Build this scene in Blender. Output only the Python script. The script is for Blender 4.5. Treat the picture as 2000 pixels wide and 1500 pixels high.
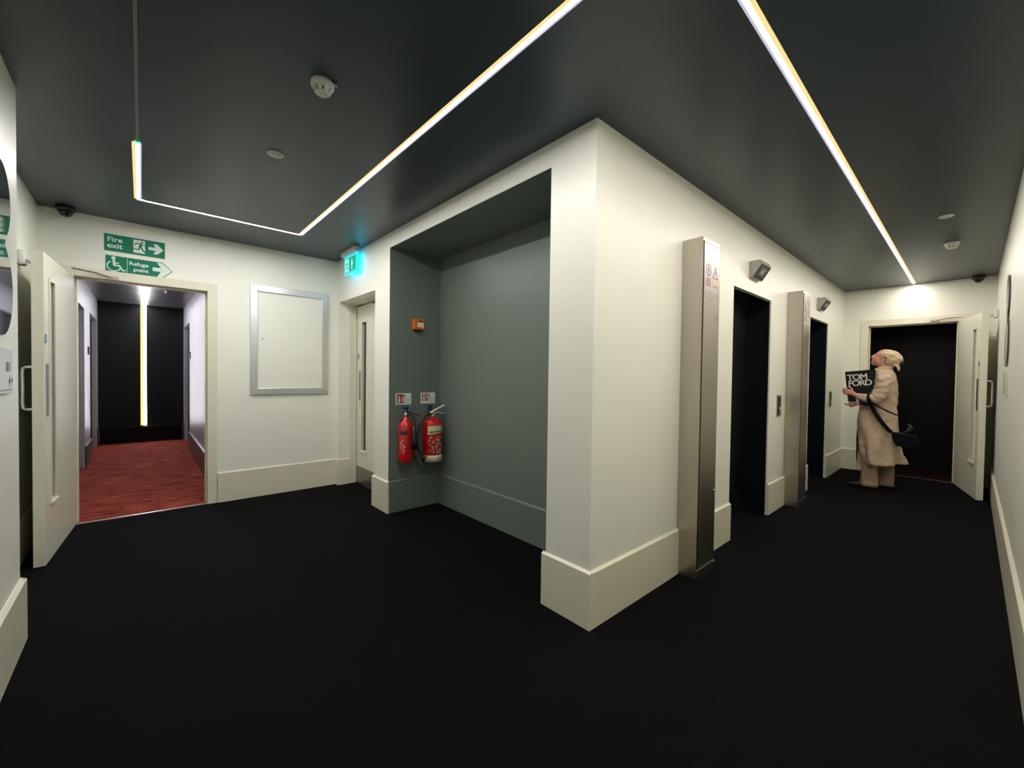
import bpy, bmesh, math, random
from mathutils import Vector, Matrix, Euler
S = bpy.context.scene
for o in list(bpy.data.objects): bpy.data.objects.remove(o)
COL = S.collection
PI = math.pi
V = Vector

# ------------------------------------------------------------------ camera
cam_d = bpy.data.cameras.new('camera'); cam = bpy.data.objects.new('camera', cam_d); COL.objects.link(cam)
yaw, pitch, roll = math.radians(48.1081), math.radians(-1.0798), math.radians(0.7807)
fw = V((math.cos(yaw)*math.cos(pitch), math.sin(yaw)*math.cos(pitch), math.sin(pitch)))
rt = V((math.sin(yaw), -math.cos(yaw), 0)); up = rt.cross(fw)
r2 = rt*math.cos(roll)+up*math.sin(roll); u2 = -rt*math.sin(roll)+up*math.cos(roll)
m = Matrix.Identity(4)
for i in range(3):
    m[i][0], m[i][1], m[i][2] = r2[i], u2[i], -fw[i]
m.translation = V((-1.7077, -1.2889, 1.2937))
cam.matrix_world = m
cam_d.sensor_fit = 'HORIZONTAL'; cam_d.sensor_width = 36
cam_d.lens = 806.64/2000*36
cam_d.clip_start = .02
S.camera = cam

# ------------------------------------------------------------------ world, exposure
w = bpy.data.worlds.new('world'); S.world = w; w.use_nodes = True
w.node_tree.nodes['Background'].inputs[0].default_value = (.5, .52, .55, 1)
w.node_tree.nodes['Background'].inputs[1].default_value = 0.0
S.view_settings.view_transform = 'Standard'; S.view_settings.look = 'None'
S.view_settings.gamma = 1; S.view_settings.use_curve_mapping = False
S.view_settings.exposure = 0.0
LED = 166.0           # brightness of the white line of the ceiling strip
LEDC = 42.0          # of the strip in the bedroom corridor

# ------------------------------------------------------------------ materials
def newmat(name):
    mt = bpy.data.materials.new(name); mt.use_nodes = True
    return mt, mt.node_tree, mt.node_tree.nodes['Principled BSDF']
def mat(name, col, rough=.5, metal=0, spec=.5, bump=0, bscale=200, var=0, vscale=3, coat=0, stretch=(1,1,1), sheen=0):
    mt, nt, b = newmat(name)
    b.inputs['Base Color'].default_value = (*col, 1)
    b.inputs['Roughness'].default_value = rough
    b.inputs['Metallic'].default_value = metal
    b.inputs['Specular IOR Level'].default_value = spec
    b.inputs['Coat Weight'].default_value = coat
    b.inputs['Sheen Weight'].default_value = sheen
    tc = nt.nodes.new('ShaderNodeTexCoord'); mp = nt.nodes.new('ShaderNodeMapping')
    mp.inputs['Scale'].default_value = stretch
    nt.links.new(tc.outputs['Object'], mp.inputs['Vector'])
    if bump:
        n = nt.nodes.new('ShaderNodeTexNoise'); n.inputs['Scale'].default_value = bscale; n.inputs['Detail'].default_value = 4
        nt.links.new(mp.outputs[0], n.inputs['Vector'])
        bp = nt.nodes.new('ShaderNodeBump'); bp.inputs['Strength'].default_value = bump; bp.inputs['Distance'].default_value = .01
        nt.links.new(n.outputs['Fac'], bp.inputs['Height']); nt.links.new(bp.outputs[0], b.inputs['Normal'])
    if var:
        n = nt.nodes.new('ShaderNodeTexNoise'); n.inputs['Scale'].default_value = vscale; n.inputs['Detail'].default_value = 5
        nt.links.new(mp.outputs[0], n.inputs['Vector'])
        mx = nt.nodes.new('ShaderNodeMix'); mx.data_type = 'RGBA'
        mx.inputs[6].default_value = (*[c*(1-var) for c in col], 1)
        mx.inputs[7].default_value = (*[min(1, c*(1+var)) for c in col], 1)
        nt.links.new(n.outputs['Fac'], mx.inputs[0]); nt.links.new(mx.outputs[2], b.inputs['Base Color'])
    return mt
def emit(name, col, s):
    mt, nt, b = newmat(name)
    b.inputs['Base Color'].default_value = (.03, .03, .03, 1)
    b.inputs['Emission Color'].default_value = (*col, 1); b.inputs['Emission Strength'].default_value = s
    return mt
M = {}
M['wall'] = mat('cream_wall_paint', (.86, .865, .765), .38, bump=.05, bscale=180, var=.03, vscale=2)
M['trim'] = mat('cream_gloss_paint', (.76, .73, .585), .3, bump=.02, bscale=60)
M['door'] = mat('cream_door_paint', (.80, .79, .65), .32, bump=.03, bscale=90)
M['green'] = mat('grey_green_wall_paint', (.155, .192, .162), .36, bump=.05, bscale=180, var=.03)
M['ceil'] = mat('charcoal_ceiling_paint', (.030, .044, .055), .36, spec=.5, bump=.03, bscale=6, var=.1, vscale=2)
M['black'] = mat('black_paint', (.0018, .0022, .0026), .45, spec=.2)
M['liftblack'] = mat('dark_lift_paint', (.004, .006, .009), .3, spec=.4)
M['steel'] = mat('brushed_steel', (.50, .46, .40), .3, 1, bump=.06, bscale=60, stretch=(60, 60, 1), var=.12, vscale=2.2)
M['alu'] = mat('satin_aluminium', (.74, .75, .78), .36, 1)
M['chrome'] = mat('chrome', (.75, .74, .7), .18, 1)
M['plate'] = mat('dull_steel_plate', (.42, .39, .35), .36, 1)
M['white'] = mat('white_plastic', (.74, .74, .70), .4)
M['detector'] = mat('off_white_plastic', (.62, .62, .58), .4)
M['mirror'] = mat('smoked_mirror', (.42, .45, .46), .04, 1)
M['mirroredge'] = mat('mirror_edge', (.07, .07, .07), .3)
M['acrylic'] = mat('frosted_plaque', (.60, .63, .60), .25)
M['ink'] = mat('dark_lettering', (.03, .03, .03), .5)
M['green_sign'] = mat('green_sign_vinyl', (.004, .19, .105), .55, spec=.25)
M['sign_white'] = mat('white_sign_vinyl', (.76, .84, .74), .6, spec=.2)
M['red'] = mat('red_enamel', (.55, .008, .008), .25, coat=.5)
M['redsign'] = mat('red_sign_vinyl', (.42, .01, .02), .4)
M['cream'] = mat('cream_label', (.72, .62, .40), .45)
M['lgreen'] = mat('green_label', (.06, .25, .05), .5)
M['rubber'] = mat('black_rubber', (.012, .012, .013), .45)
M['blue'] = mat('blue_tag_plastic', (.012, .03, .16), .35)
M['bluedisc'] = mat('blue_disc_sign', (.06, .20, .36), .4)
M['brass'] = mat('pale_brass', (.78, .66, .42), .3, 1)
M['orange'] = mat('orange_plastic', (.75, .16, .01), .35)
M['skin'] = mat('skin', (.62, .30, .215), .5, bump=.03, bscale=120)
M['coat'] = mat('beige_gabardine', (.56, .415, .285), .8, bump=.08, bscale=400, sheen=.2)
M['lining'] = mat('dark_red_lining', (.06, .016, .012), .7)
M['trousers'] = mat('tan_trouser_cloth', (.47, .33, .23), .85, bump=.1, bscale=300)
M['scarf'] = mat('pale_gold_headscarf', (.56, .43, .28), .7, bump=.12, bscale=60)
M['shoe'] = mat('black_leather', (.008, .008, .009), .4)
M['cuff'] = mat('white_cuff', (.72, .68, .66), .7)
M['bag'] = mat('black_bag_leather', (.004, .0045, .006), .6, spec=.12)
M['greyfur'] = mat('grey_tassel', (.03, .03, .034), .8, bump=.5, bscale=90)
M['bookcover'] = mat('black_book_cover', (.003, .0035, .0035), .4, spec=.3)
M['pages'] = mat('book_pages', (.5, .48, .42), .8)
M['letters'] = mat('white_lettering', (.70, .67, .64), .5)
M['led'] = emit('led_white_line', (1.0, .975, .96), LED)
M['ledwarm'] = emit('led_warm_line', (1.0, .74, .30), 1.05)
M['ledc'] = emit('corridor_led_white_line', (.94, .93, 1.0), LEDC)
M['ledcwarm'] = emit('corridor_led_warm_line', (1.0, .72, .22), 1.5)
M['ledhalo'] = emit('led_painted_halo', (.80, .76, 1.0), .7)  # dim lavender glow painting the halo beside the white line
M['green_led'] = emit('green_indicator', (.02, 1, .25), 5)
M['exitglow'] = emit('exit_sign_cyan_panel', (.05, .74, .80), 1.0)
M['exitback'] = emit('exit_sign_rear_glow', (.0, .62, 1.0), 3.8)
M['ledr'] = emit('led_warm_white_line', (1.0, .93, .84), LED)
M['ledlip'] = mat('added_lip_finish', (.10, .10, .10), .5)
M['exitgreen'] = emit('exit_sign_green_film', (.0, .50, .28), .8)
M['exitwhite'] = emit('exit_sign_white_film', (.35, 1.0, .95), 1.1)
M['lens'] = mat('grey_lens', (.16, .16, .15), .15)
M['lantern'] = mat('grey_painted_metal', (.40, .39, .35), .35, .5)

M['ceil'].node_tree.nodes['Principled BSDF'].inputs['Specular Tint'].default_value = (.88, 1, 1, 1)
def carpet(name, base, kind):
    mt, nt, b = newmat(name)
    b.inputs['Roughness'].default_value = .95; b.inputs['Specular IOR Level'].default_value = .10
    N = nt.nodes; L = nt.links
    tc = N.new('ShaderNodeTexCoord')
    n = N.new('ShaderNodeTexNoise'); n.inputs['Scale'].default_value = 260; n.inputs['Detail'].default_value = 3
    L.new(tc.outputs['Object'], n.inputs['Vector'])
    bp = N.new('ShaderNodeBump'); bp.inputs['Strength'].default_value = .6; bp.inputs['Distance'].default_value = .006
    L.new(n.outputs['Fac'], bp.inputs['Height']); L.new(bp.outputs[0], b.inputs['Normal'])
    if kind == 'plain':
        r = N.new('ShaderNodeValToRGB')
        r.color_ramp.elements[0].color = (*[c*.6 for c in base], 1); r.color_ramp.elements[1].color = (*[c*1.4 for c in base], 1)
        r.color_ramp.elements[0].position = .35; r.color_ramp.elements[1].position = .65
        L.new(n.outputs['Fac'], r.inputs[0]); L.new(r.outputs[0], b.inputs['Base Color'])
        return mt
    mp = N.new('ShaderNodeMapping'); mp.inputs['Scale'].default_value = (2.4, 12, 1)
    L.new(tc.outputs['Object'], mp.inputs['Vector'])
    s = N.new('ShaderNodeTexNoise'); s.inputs['Scale'].default_value = 1.6; s.inputs['Detail'].default_value = 7; s.inputs['Roughness'].default_value = .72
    L.new(mp.outputs[0], s.inputs['Vector'])
    r = N.new('ShaderNodeValToRGB'); cr = r.color_ramp
    cr.elements[0].position = .34; cr.elements[0].color = (.06, .012, .014, 1)
    cr.elements[1].position = .68; cr.elements[1].color = (.62, .20, .09, 1)
    e = cr.elements.new(.47); e.color = (.30, .05, .035, 1)
    e = cr.elements.new(.57); e.color = (.45, .095, .05, 1)
    L.new(s.outputs['Fac'], r.inputs[0])
    mp2 = N.new('ShaderNodeMapping'); mp2.inputs['Scale'].default_value = (9, 3, 1)
    L.new(tc.outputs['Object'], mp2.inputs['Vector'])
    s2 = N.new('ShaderNodeTexNoise'); s2.inputs['Scale'].default_value = 9; s2.inputs['Detail'].default_value = 5
    L.new(mp2.outputs[0], s2.inputs['Vector'])
    mx = N.new('ShaderNodeMix'); mx.data_type = 'RGBA'; mx.blend_type = 'MULTIPLY'; mx.inputs[0].default_value = .7
    r2_ = N.new('ShaderNodeValToRGB'); r2_.color_ramp.elements[0].position = .3; r2_.color_ramp.elements[1].position = .6
    r2_.color_ramp.elements[0].color = (.25, .2, .25, 1)
    L.new(s2.outputs['Fac'], r2_.inputs[0])
    L.new(r.outputs[0], mx.inputs[6]); L.new(r2_.outputs[0], mx.inputs[7])
    L.new(mx.outputs[2], b.inputs['Base Color'])
    return mt
M['carpet'] = carpet('black_carpet', (.0026, .0026, .0032), 'plain')
M['shadecarpet'] = carpet('shade_darkened_red_carpet', (.016, .005, .004), 'plain')  # darker copy of the red carpet, passage shade put into its colour
M['redcarpet'] = carpet('red_woven_carpet', (.3, .05, .03), 'red')

def streaky():
    mt, nt, b = newmat('streaked_satin_wallcovering')
    N = nt.nodes; L = nt.links
    tc = N.new('ShaderNodeTexCoord'); mp = N.new('ShaderNodeMapping'); mp.inputs['Scale'].default_value = (14, 14, .9)
    L.new(tc.outputs['Object'], mp.inputs['Vector'])
    n = N.new('ShaderNodeTexNoise'); n.inputs['Scale'].default_value = 1.5; n.inputs['Detail'].default_value = 6
    L.new(mp.outputs[0], n.inputs['Vector'])
    r = N.new('ShaderNodeValToRGB'); r.color_ramp.elements[0].position = .3; r.color_ramp.elements[1].position = .7
    r.color_ramp.elements[0].color = (.50, .49, .52, 1); r.color_ramp.elements[1].color = (.72, .70, .74, 1)
    L.new(n.outputs['Fac'], r.inputs[0]); L.new(r.outputs[0], b.inputs['Base Color'])
    b.inputs['Roughness'].default_value = .34; b.inputs['Metallic'].default_value = .35
    bp = N.new('ShaderNodeBump'); bp.inputs['Strength'].default_value = .12; bp.inputs['Distance'].default_value = .01
    L.new(n.outputs['Fac'], bp.inputs['Height']); L.new(bp.outputs[0], b.inputs['Normal'])
    return mt
M['streaky'] = streaky()
def glass():
    mt, nt, b = newmat('smoked_wired_glass')
    b.inputs['Base Color'].default_value = (.06, .065, .058, 1); b.inputs['Roughness'].default_value = .05
    b.inputs['Transmission Weight'].default_value = .9; b.inputs['IOR'].default_value = 1.45
    return mt
M['glass'] = glass()

def wrinkles(mt, scale, strength, dist, dirv):
    nt = mt.node_tree; b = nt.nodes['Principled BSDF']; N = nt.nodes; Lk = nt.links
    tc = N.new('ShaderNodeTexCoord'); mp = N.new('ShaderNodeMapping'); mp.inputs['Scale'].default_value = dirv; mp.inputs['Rotation'].default_value = (.5, .2, 0)
    Lk.new(tc.outputs['Object'], mp.inputs['Vector'])
    n = N.new('ShaderNodeTexNoise'); n.inputs['Scale'].default_value = scale; n.inputs['Detail'].default_value = 3; n.inputs['Distortion'].default_value = 1.2
    Lk.new(mp.outputs[0], n.inputs['Vector'])
    bp = N.new('ShaderNodeBump'); bp.inputs['Strength'].default_value = strength; bp.inputs['Distance'].default_value = dist
    Lk.new(n.outputs['Fac'], bp.inputs['Height'])
    old = b.inputs['Normal'].links[0].from_node if b.inputs['Normal'].links else None
    if old: Lk.new(bp.outputs[0], old.inputs['Normal'])
    else: Lk.new(bp.outputs[0], b.inputs['Normal'])
wrinkles(M['coat'], 5, .8, .045, (1.6, 1.6, 1)); wrinkles(M['trousers'], 6, .9, .035, (1.5, 1.5, .7)); wrinkles(M['scarf'], 9, .7, .02, (1, 1, 1))

# ------------------------------------------------------------------ mesh helpers
def BM(): return bmesh.new()
def box(bm, x0, x1, y0, y1, z0, z1):
    r = bmesh.ops.create_cube(bm, size=1)
    for v in r['verts']:
        v.co = V(((x0+x1)/2+v.co.x*(x1-x0), (y0+y1)/2+v.co.y*(y1-y0), (z0+z1)/2+v.co.z*(z1-z0)))
    return r['verts']
def prism(bm, pts, d0, d1, fn):
    """polygon pts (a,b) extruded between d0 and d1; fn(a,b,d)->xyz"""
    A = [bm.verts.new(fn(a, b, d0)) for a, b in pts]; B = [bm.verts.new(fn(a, b, d1)) for a, b in pts]
    bm.faces.new(A[::-1]); bm.faces.new(B)
    n = len(pts)
    for i in range(n): bm.faces.new((A[i], A[(i+1) % n], B[(i+1) % n], B[i]))
def lathe(bm, prof, c=(0, 0, 0), n=32, axis='z'):
    rings = []
    for r, h in prof:
        ring = []
        for i in range(n):
            a = 2*PI*i/n
            p = (r*math.cos(a), r*math.sin(a), h)
            if axis == 'y': p = (p[0], p[2], p[1])
            if axis == 'x': p = (p[2], p[0], p[1])
            ring.append(bm.verts.new((c[0]+p[0], c[1]+p[1], c[2]+p[2])))
        rings.append(ring)
    for a, b in zip(rings, rings[1:]):
        for i in range(n): bm.faces.new((a[i], a[(i+1) % n], b[(i+1) % n], b[i]))
    bm.faces.new(rings[0][::-1]); bm.faces.new(rings[-1])
def smooth_path(pts, k=6):
    out = []
    P = [V(p) for p in pts]
    for i in range(len(P)-1):
        p0 = P[max(i-1, 0)]; p1 = P[i]; p2 = P[i+1]; p3 = P[min(i+2, len(P)-1)]
        for j in range(k):
            t = j/k
            out.append(.5*((2*p1)+(p2-p0)*t+(2*p0-5*p1+4*p2-p3)*t*t+(3*p1-p0-3*p2+p3)*t**3))
    out.append(P[-1]); return out
def tube(bm, pts, rad, n=12, flat=None, cap=True):
    """rad number or list; flat=(width_vector) makes a ribbon-like ellipse"""
    pts = [V(p) for p in pts]
    R = rad if isinstance(rad, (list, tuple)) else [rad]*len(pts)
    rings = []; prev = None
    for i, p in enumerate(pts):
        t = (pts[min(i+1, len(pts)-1)]-pts[max(i-1, 0)]).normalized()
        ref = V(flat[0]) if flat else (prev if prev is not None else (V((0, 0, 1)) if abs(t.z) < .9 else V((1, 0, 0))))
        a = (ref-t*ref.dot(t)).normalized(); b = t.cross(a); prev = a
        k = flat[1] if flat else 1
        rings.append([bm.verts.new(p+a*math.cos(2*PI*j/n)*R[i]+b*math.sin(2*PI*j/n)*R[i]*k) for j in range(n)])
    for a, b in zip(rings, rings[1:]):
        for i in range(n): bm.faces.new((a[i], a[(i+1) % n], b[(i+1) % n], b[i]))
    if cap: bm.faces.new(rings[0][::-1]); bm.faces.new(rings[-1])
def ellipsoid(bm, c, ax, n=20, m=14):
    """ax: three vectors"""
    r = bmesh.ops.create_uvsphere(bm, u_segments=n, v_segments=m, radius=1)
    A, B, Cc = [V(a) for a in ax]
    for v in r['verts']:
        q = v.co.copy(); v.co = V(c)+A*q.x+B*q.y+Cc*q.z
    return r['verts']

def obj(name, bm, mt, parent=None, smooth=False, bevel=0, sub=0, fix=True):
    if fix: bmesh.ops.recalc_face_normals(bm, faces=bm.faces)
    me = bpy.data.meshes.new(name); bm.to_mesh(me); bm.free()
    me.materials.append(M[mt] if isinstance(mt, str) else mt)
    if smooth:
        for p in me.polygons: p.use_smooth = True
    o = bpy.data.objects.new(name, me); COL.objects.link(o)
    if parent is not None:
        o.parent = parent
        if parent.type == 'EMPTY' or parent.parent is None: pass
    if bevel:
        b = o.modifiers.new('bevel', 'BEVEL'); b.width = bevel; b.segments = 2; b.limit_method = 'ANGLE'
    if sub:
        b = o.modifiers.new('subdivision', 'SUBSURF'); b.levels = sub; b.render_levels = sub
    return o
def empty(name, loc=(0, 0, 0), rz=0):
    o = bpy.data.objects.new(name, None); COL.objects.link(o); o.location = loc; o.rotation_euler = (0, 0, rz)
    o.empty_display_size = .1
    return o
def tag(o, label, cat, group=None, kind=None):
    o['label'] = label; o['category'] = cat
    if group: o['group'] = group
    if kind: o['kind'] = kind
    return o
def struct(name, bm, mt, label, cat, bevel=0):
    return tag(obj(name, bm, mt, bevel=bevel), label, cat, kind='structure')
def part(o, label): o['label'] = label; return o
def dup(root, loc, label, rz=None):
    r = root.copy(); COL.objects.link(r); r.location = loc
    if rz is not None: r.rotation_euler = (0, 0, rz)
    r['label'] = label
    def rec(src, dst):
        for ch in list(src.children):
            c = ch.copy(); COL.objects.link(c); c.parent = dst; rec(ch, c)
    rec(root, r); return r
def text_bm(s, size, origin, right, upv, depth=.0015, align='LEFT', bold=0, sx=1, space=1.0):
    cu = bpy.data.curves.new('t', 'FONT'); cu.body = s; cu.size = size; cu.extrude = depth; cu.offset = bold
    cu.align_x = align; cu.space_line = .8; cu.space_character = space; cu.resolution_u = 4
    to = bpy.data.objects.new('t', cu); COL.objects.link(to)
    dg = bpy.context.evaluated_depsgraph_get()
    me = bpy.data.meshes.new_from_object(to.evaluated_get(dg))
    bm = bmesh.new(); bm.from_mesh(me)
    bpy.data.objects.remove(to); bpy.data.curves.remove(cu); bpy.data.meshes.remove(me)
    R, U = V(right).normalized(), V(upv).normalized(); N_ = R.cross(U)
    for v in bm.verts:
        q = v.co.copy(); v.co = V(origin)+R*q.x*sx+U*q.y+N_*q.z
    return bm
def flat_fn(origin, right, upv):
    R, U = V(right).normalized(), V(upv).normalized(); N_ = R.cross(U)
    return lambda a, b, d: V(origin)+R*a+U*b+N_*d

# ------------------------------------------------------------------ room measures (metres)
H = 2.6; ME = 3.692; LE = 6.033; W = 1.466
YA1, YA2, ZA, XD = .3114, 2.3218, 2.4607, .543
YD1, YD2, ZD, XDOOR = 2.6431, 3.6228, 2.1205, .204
L1A, L1B, L2A, L2B, ZL = 1.816, 2.735, 4.143, 5.045, 2.041
HB, TB = .30, .016
XN, XR, YJ = -2.14, -2.32, 1.71
CX0, CX1, CY1, CZ = -2.27, -1.11, 8.80, 2.49
WL = (.0+0, 0, 0)

# ------------------------------------------------------------------ structure
b = BM(); box(b, -2.6, 7.2, -2.6, 3.71, -.1, 0); struct('floor', b, 'carpet', 'black carpet covering the lift lobby floor', 'floor')
b = BM(); box(b, -2.6, 6.2, -1.6, 3.80, H, H+.1); struct('ceiling', b, 'ceil', 'satin charcoal painted lobby ceiling', 'ceiling')
# lift wall
b = BM()
box(b, 0, L1A, 0, .12, 0, H); box(b, L1B, L2A, 0, .12, 0, H); box(b, L2B, LE, 0, .12, 0, H)
box(b, L1A, L1B, 0, .12, ZL, H); box(b, L2A, L2B, 0, .12, ZL, H)
struct('wall_right', b, 'wall', 'cream wall holding the two lift openings', 'wall')
# alcove wall face
e = .003
b = BM()
box(b, 0, .12, .12, YA1-e, 0, H); box(b, 0, .12, YA2+e, YD1, 0, H); box(b, 0, .204, YD2, ME, 0, H)
box(b, 0, .12, YA1-e, YA2+e, ZA+e, H); box(b, 0, .12, YD1, YD2, ZD, H)
box(b, .12, .30, YD1-.02, YD2, ZD, ZD+.1); box(b, .12, .30, YD1-.03, YD1, 0, ZD)
struct('wall_left', b, 'wall', 'cream wall face around the grey alcove and the recessed door', 'wall')
# alcove lining
b = BM()
box(b, .001, XD, YA1-e, YA1, 0, ZA); box(b, .001, XD, YA2, YA2+e, 0, ZA); box(b, .12, XD, YA2+e, YA2+.04, 0, ZA)
box(b, XD, XD+.05, YA1-.05, YA2+.05, 0, ZA+.05); box(b, .001, XD, YA1-e, YA2+e, ZA, ZA+e)
struct('wall_alcove', b, 'green', 'grey-green alcove walls with shaded upper band', 'wall')
# end wall left with corridor opening
OX0, OX1, OZ = -2.12, -1.231, 2.077
b = BM()
box(b, XR-.1, OX0-.02, ME, ME+.12, 0, H); box(b, OX1+.02, .3, ME, ME+.12, 0, H); box(b, OX0-.02, OX1+.02, ME, ME+.12, OZ+.02, H)
struct('wall_far_left', b, 'wall', 'cream end wall with doorway to the red carpeted corridor', 'wall')
# near left wall + recess wall
b = BM(); box(b, XN-.3, XN, -W-.1, YJ, 0, H); struct('wall_near_left', b, 'wall', 'cream wall beside the camera carrying the mirror and room sign', 'wall')
b = BM(); box(b, XR-.12, XR, YJ, ME, 0, H); struct('wall_recess', b, 'wall', 'shaded cream wall behind the open left door', 'wall')
b = BM(); box(b, XN, LE+.1, -W-.1, -W, 0, H); struct('wall_far_right', b, 'wall', 'cream wall along the right edge opposite the lifts', 'wall')
# end wall right
PY0, PY1, PZ = -1.150, -.281, 2.072
b = BM()
box(b, LE, LE+.12, -W, PY0-.02, 0, H); box(b, LE, LE+.12, PY1+.02, .12, 0, H); box(b, LE, LE+.12, PY0-.02, PY1+.02, PZ+.02, H)
struct('wall_end_right', b, 'wall', 'cream end wall behind the standing person', 'wall')
# far corridor
b = BM(); box(b, CX0-.4, CX1+.4, 3.704, CY1, -.1, .004); struct('floor_corridor', b, 'redcarpet', 'red and orange streaked carpet in the corridor', 'floor')
b = BM()
y = 3.815
while y < CY1:
    y2 = min(y+.62, CY1); box(b, CX0, CX1, y, y2-.012, CZ+.0006, CZ+.03); y = y2
box(b, CX0-.3, CX1+.3, 3.812, CY1+.1, CZ+.03, CZ+.06)
struct('ceiling_corridor', b, mat('dark_ceiling_panels', (.15, .145, .15), .3, .3, bump=.03, bscale=20), 'dark panelled corridor ceiling with narrow grooves', 'ceiling')
DL = [(7.33, 8.55)]; DN = (5.65, 6.55)
b = BM()
box(b, CX0-.1, CX0, 3.812, DN[0], 0, CZ); box(b, CX0-.1, CX0, DN[0], DN[1], 2.11, CZ); box(b, CX0-.1, CX0, DN[1], 7.33, 0, CZ)
box(b, CX0-.1, CX0, 7.33, 8.55, 2.14, CZ); box(b, CX0-.1, CX0, 8.55, CY1, 0, CZ)
struct('wall_corridor_left', b, 'streaky', 'streaked satin wallcovering left of the corridor', 'wall')
b = BM()
box(b, CX1, CX1+.1, 3.812, 7.46, 0, CZ); box(b, CX1, CX1+.1, 7.46, 8.6, 2.12, CZ); box(b, CX1, CX1+.1, 8.6, CY1, 0, CZ)
struct('wall_corridor_right', b, 'streaky', 'streaked satin wallcovering right of the corridor', 'wall')
b = BM(); box(b, CX0-.4, CX1+.4, CY1, CY1+.1, 0, CZ+.1)
struct('wall_corridor_end', b, mat('black_satin_end_wall', (.004, .0045, .0055), .36, spec=.35), 'black end wall carrying the upright light line', 'wall')
# dark door leaves in the corridor
for k, (xa, xb, y0, y1, zt, lb) in enumerate([(CX0-.10, CX0-.055, 7.33, 8.55, 2.14, 'black bedroom door recessed in the far left corridor wall'),
                               (CX0-.10, CX0-.055, DN[0], DN[1], 2.11, 'black bedroom door recessed in the corridor wall, nearer on the left'),
                               (CX1+.055, CX1+.10, 7.46, 8.6, 2.12, 'black bedroom door recessed in the right corridor wall')]):
    b = BM(); box(b, xa, xb, y0+.002, y1-.002, .005, zt-.002); d = struct('door_%d' % (k+6), b, 'black', lb, 'door')
    s = 1 if xa < -2 else -1
    xf = xb if s > 0 else xa
    b = BM(); tube(b, [(xf, y0+.1, 1.0), (xf+s*.045, y0+.1, 1.0), (xf+s*.045, y0+.2, 1.0)], .009, 8); obj('door_handle', b, 'chrome', d, smooth=True)
# dark space right
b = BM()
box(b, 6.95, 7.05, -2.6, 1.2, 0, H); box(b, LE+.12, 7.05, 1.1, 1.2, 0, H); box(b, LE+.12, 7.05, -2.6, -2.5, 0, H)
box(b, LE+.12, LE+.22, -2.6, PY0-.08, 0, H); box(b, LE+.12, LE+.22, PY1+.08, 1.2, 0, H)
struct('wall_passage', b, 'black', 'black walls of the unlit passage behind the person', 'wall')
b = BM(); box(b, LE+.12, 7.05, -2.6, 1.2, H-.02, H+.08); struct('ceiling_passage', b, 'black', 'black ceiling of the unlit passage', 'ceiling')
b = BM(); box(b, LE+.02, 6.95, -2.5, 1.1, 0, .005); struct('floor_passage', b, 'shadecarpet', 'red carpet in the unlit passage, coloured darker for its shade', 'floor')
# closing behind the door 3
b = BM(); box(b, .9, .95, 2.45, 3.95, 0, 2.4); box(b, .31, .95, 2.40, 2.45, 0, 2.4); box(b, .31, .95, 3.9, 3.95, 0, 2.4); box(b, .31, .95, 2.40, 3.95, 2.4, 2.45)
struct('wall_stairwell', b, mat('grey_stairwell_paint', (.25, .24, .2), .6), 'dark space seen through the narrow pane of the recessed door', 'wall')

# ------------------------------------------------------------------ baseboards
def skirt(name, segs, mt, label, h=HB, t=TB):
    """segs: list of (p0,p1,normal) along the wall; profile with a small sloped top"""
    b = BM()
    for (x0, y0), (x1, y1), (nx, ny) in segs:
        d = V((x1-x0, y1-y0, 0)); L_ = d.length; d.normalize()
        prof = [(0, 0), (t, 0), (t, h-.011), (.003, h-.001), (0, h)]
        fn = lambda a, z, s: V((x0, y0, 0))+V((nx, ny, 0))*a+d*s+V((0, 0, z))
        prism(b, prof, 0, L_, fn)
    return struct(name, b, mt, label, 'skirting board')
t = TB
skirt('baseboard_right', [((0, 0), (.9345, 0), (0, -1)), ((1.1924, 0), (L1A, 0), (0, -1)), ((L1B, 0), (3.238, 0), (0, -1)),
      ((3.497, 0), (L2A, 0), (0, -1)), ((L2B, 0), (LE, 0), (0, -1))], 'trim', 'tall cream skirting under the lift wall')
skirt('baseboard_left', [((0, -t), (0, YA1+t), (-1, 0)), ((0, YA2-t), (0, YD1+t), (-1, 0)), ((0, YD2-t), (0, ME-t), (-1, 0)),
      ((0, YD2), (.12, YD2), (0, -1)), ((0, YD1), (.12, YD1), (0, 1))], 'trim', 'tall cream skirting under the wall around the alcove')
skirt('baseboard_alcove', [((XD, YA1), (XD, YA2), (-1, 0)), ((.0, YA2), (XD, YA2), (0, -1)), ((.0, YA1), (XD, YA1), (0, 1))], 'green', 'grey-green skirting inside the alcove')
skirt('baseboard_far_left', [((-1.149, ME), (0, ME), (0, -1))], 'trim', 'cream skirting under the empty poster frame')
skirt('baseboard_near_left', [((XN, -W), (XN, YJ+t), (1, 0)), ((XN-.18, YJ), (XN+t, YJ), (0, 1))], 'trim', 'cream skirting at the left edge beside the camera', t=.02)
skirt('baseboard_recess', [((XR, YJ), (XR, ME), (1, 0))], 'trim', 'cream skirting behind the open left door')
skirt('baseboard_far_right', [((XN, -W), (LE, -W), (0, 1))], 'trim', 'cream skirting along the right edge of the view', t=.017)
skirt('baseboard_end_right', [((LE, -.166), (LE, 0), (-1, 0)), ((LE, -W), (LE, PY0-.1), (-1, 0))], 'trim', 'cream skirting behind the person')
skirt('baseboard_corridor_left', [((CX0, 3.812), (CX0, DN[0]), (1, 0)), ((CX0, DN[1]), (CX0, 7.33), (1, 0)), ((CX0, 8.55), (CX0, CY1), (1, 0))], mat('dark_brown_skirting', (.09, .075, .075), .35), 'dark corridor skirting at left with pale top edge', t=.02)
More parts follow.
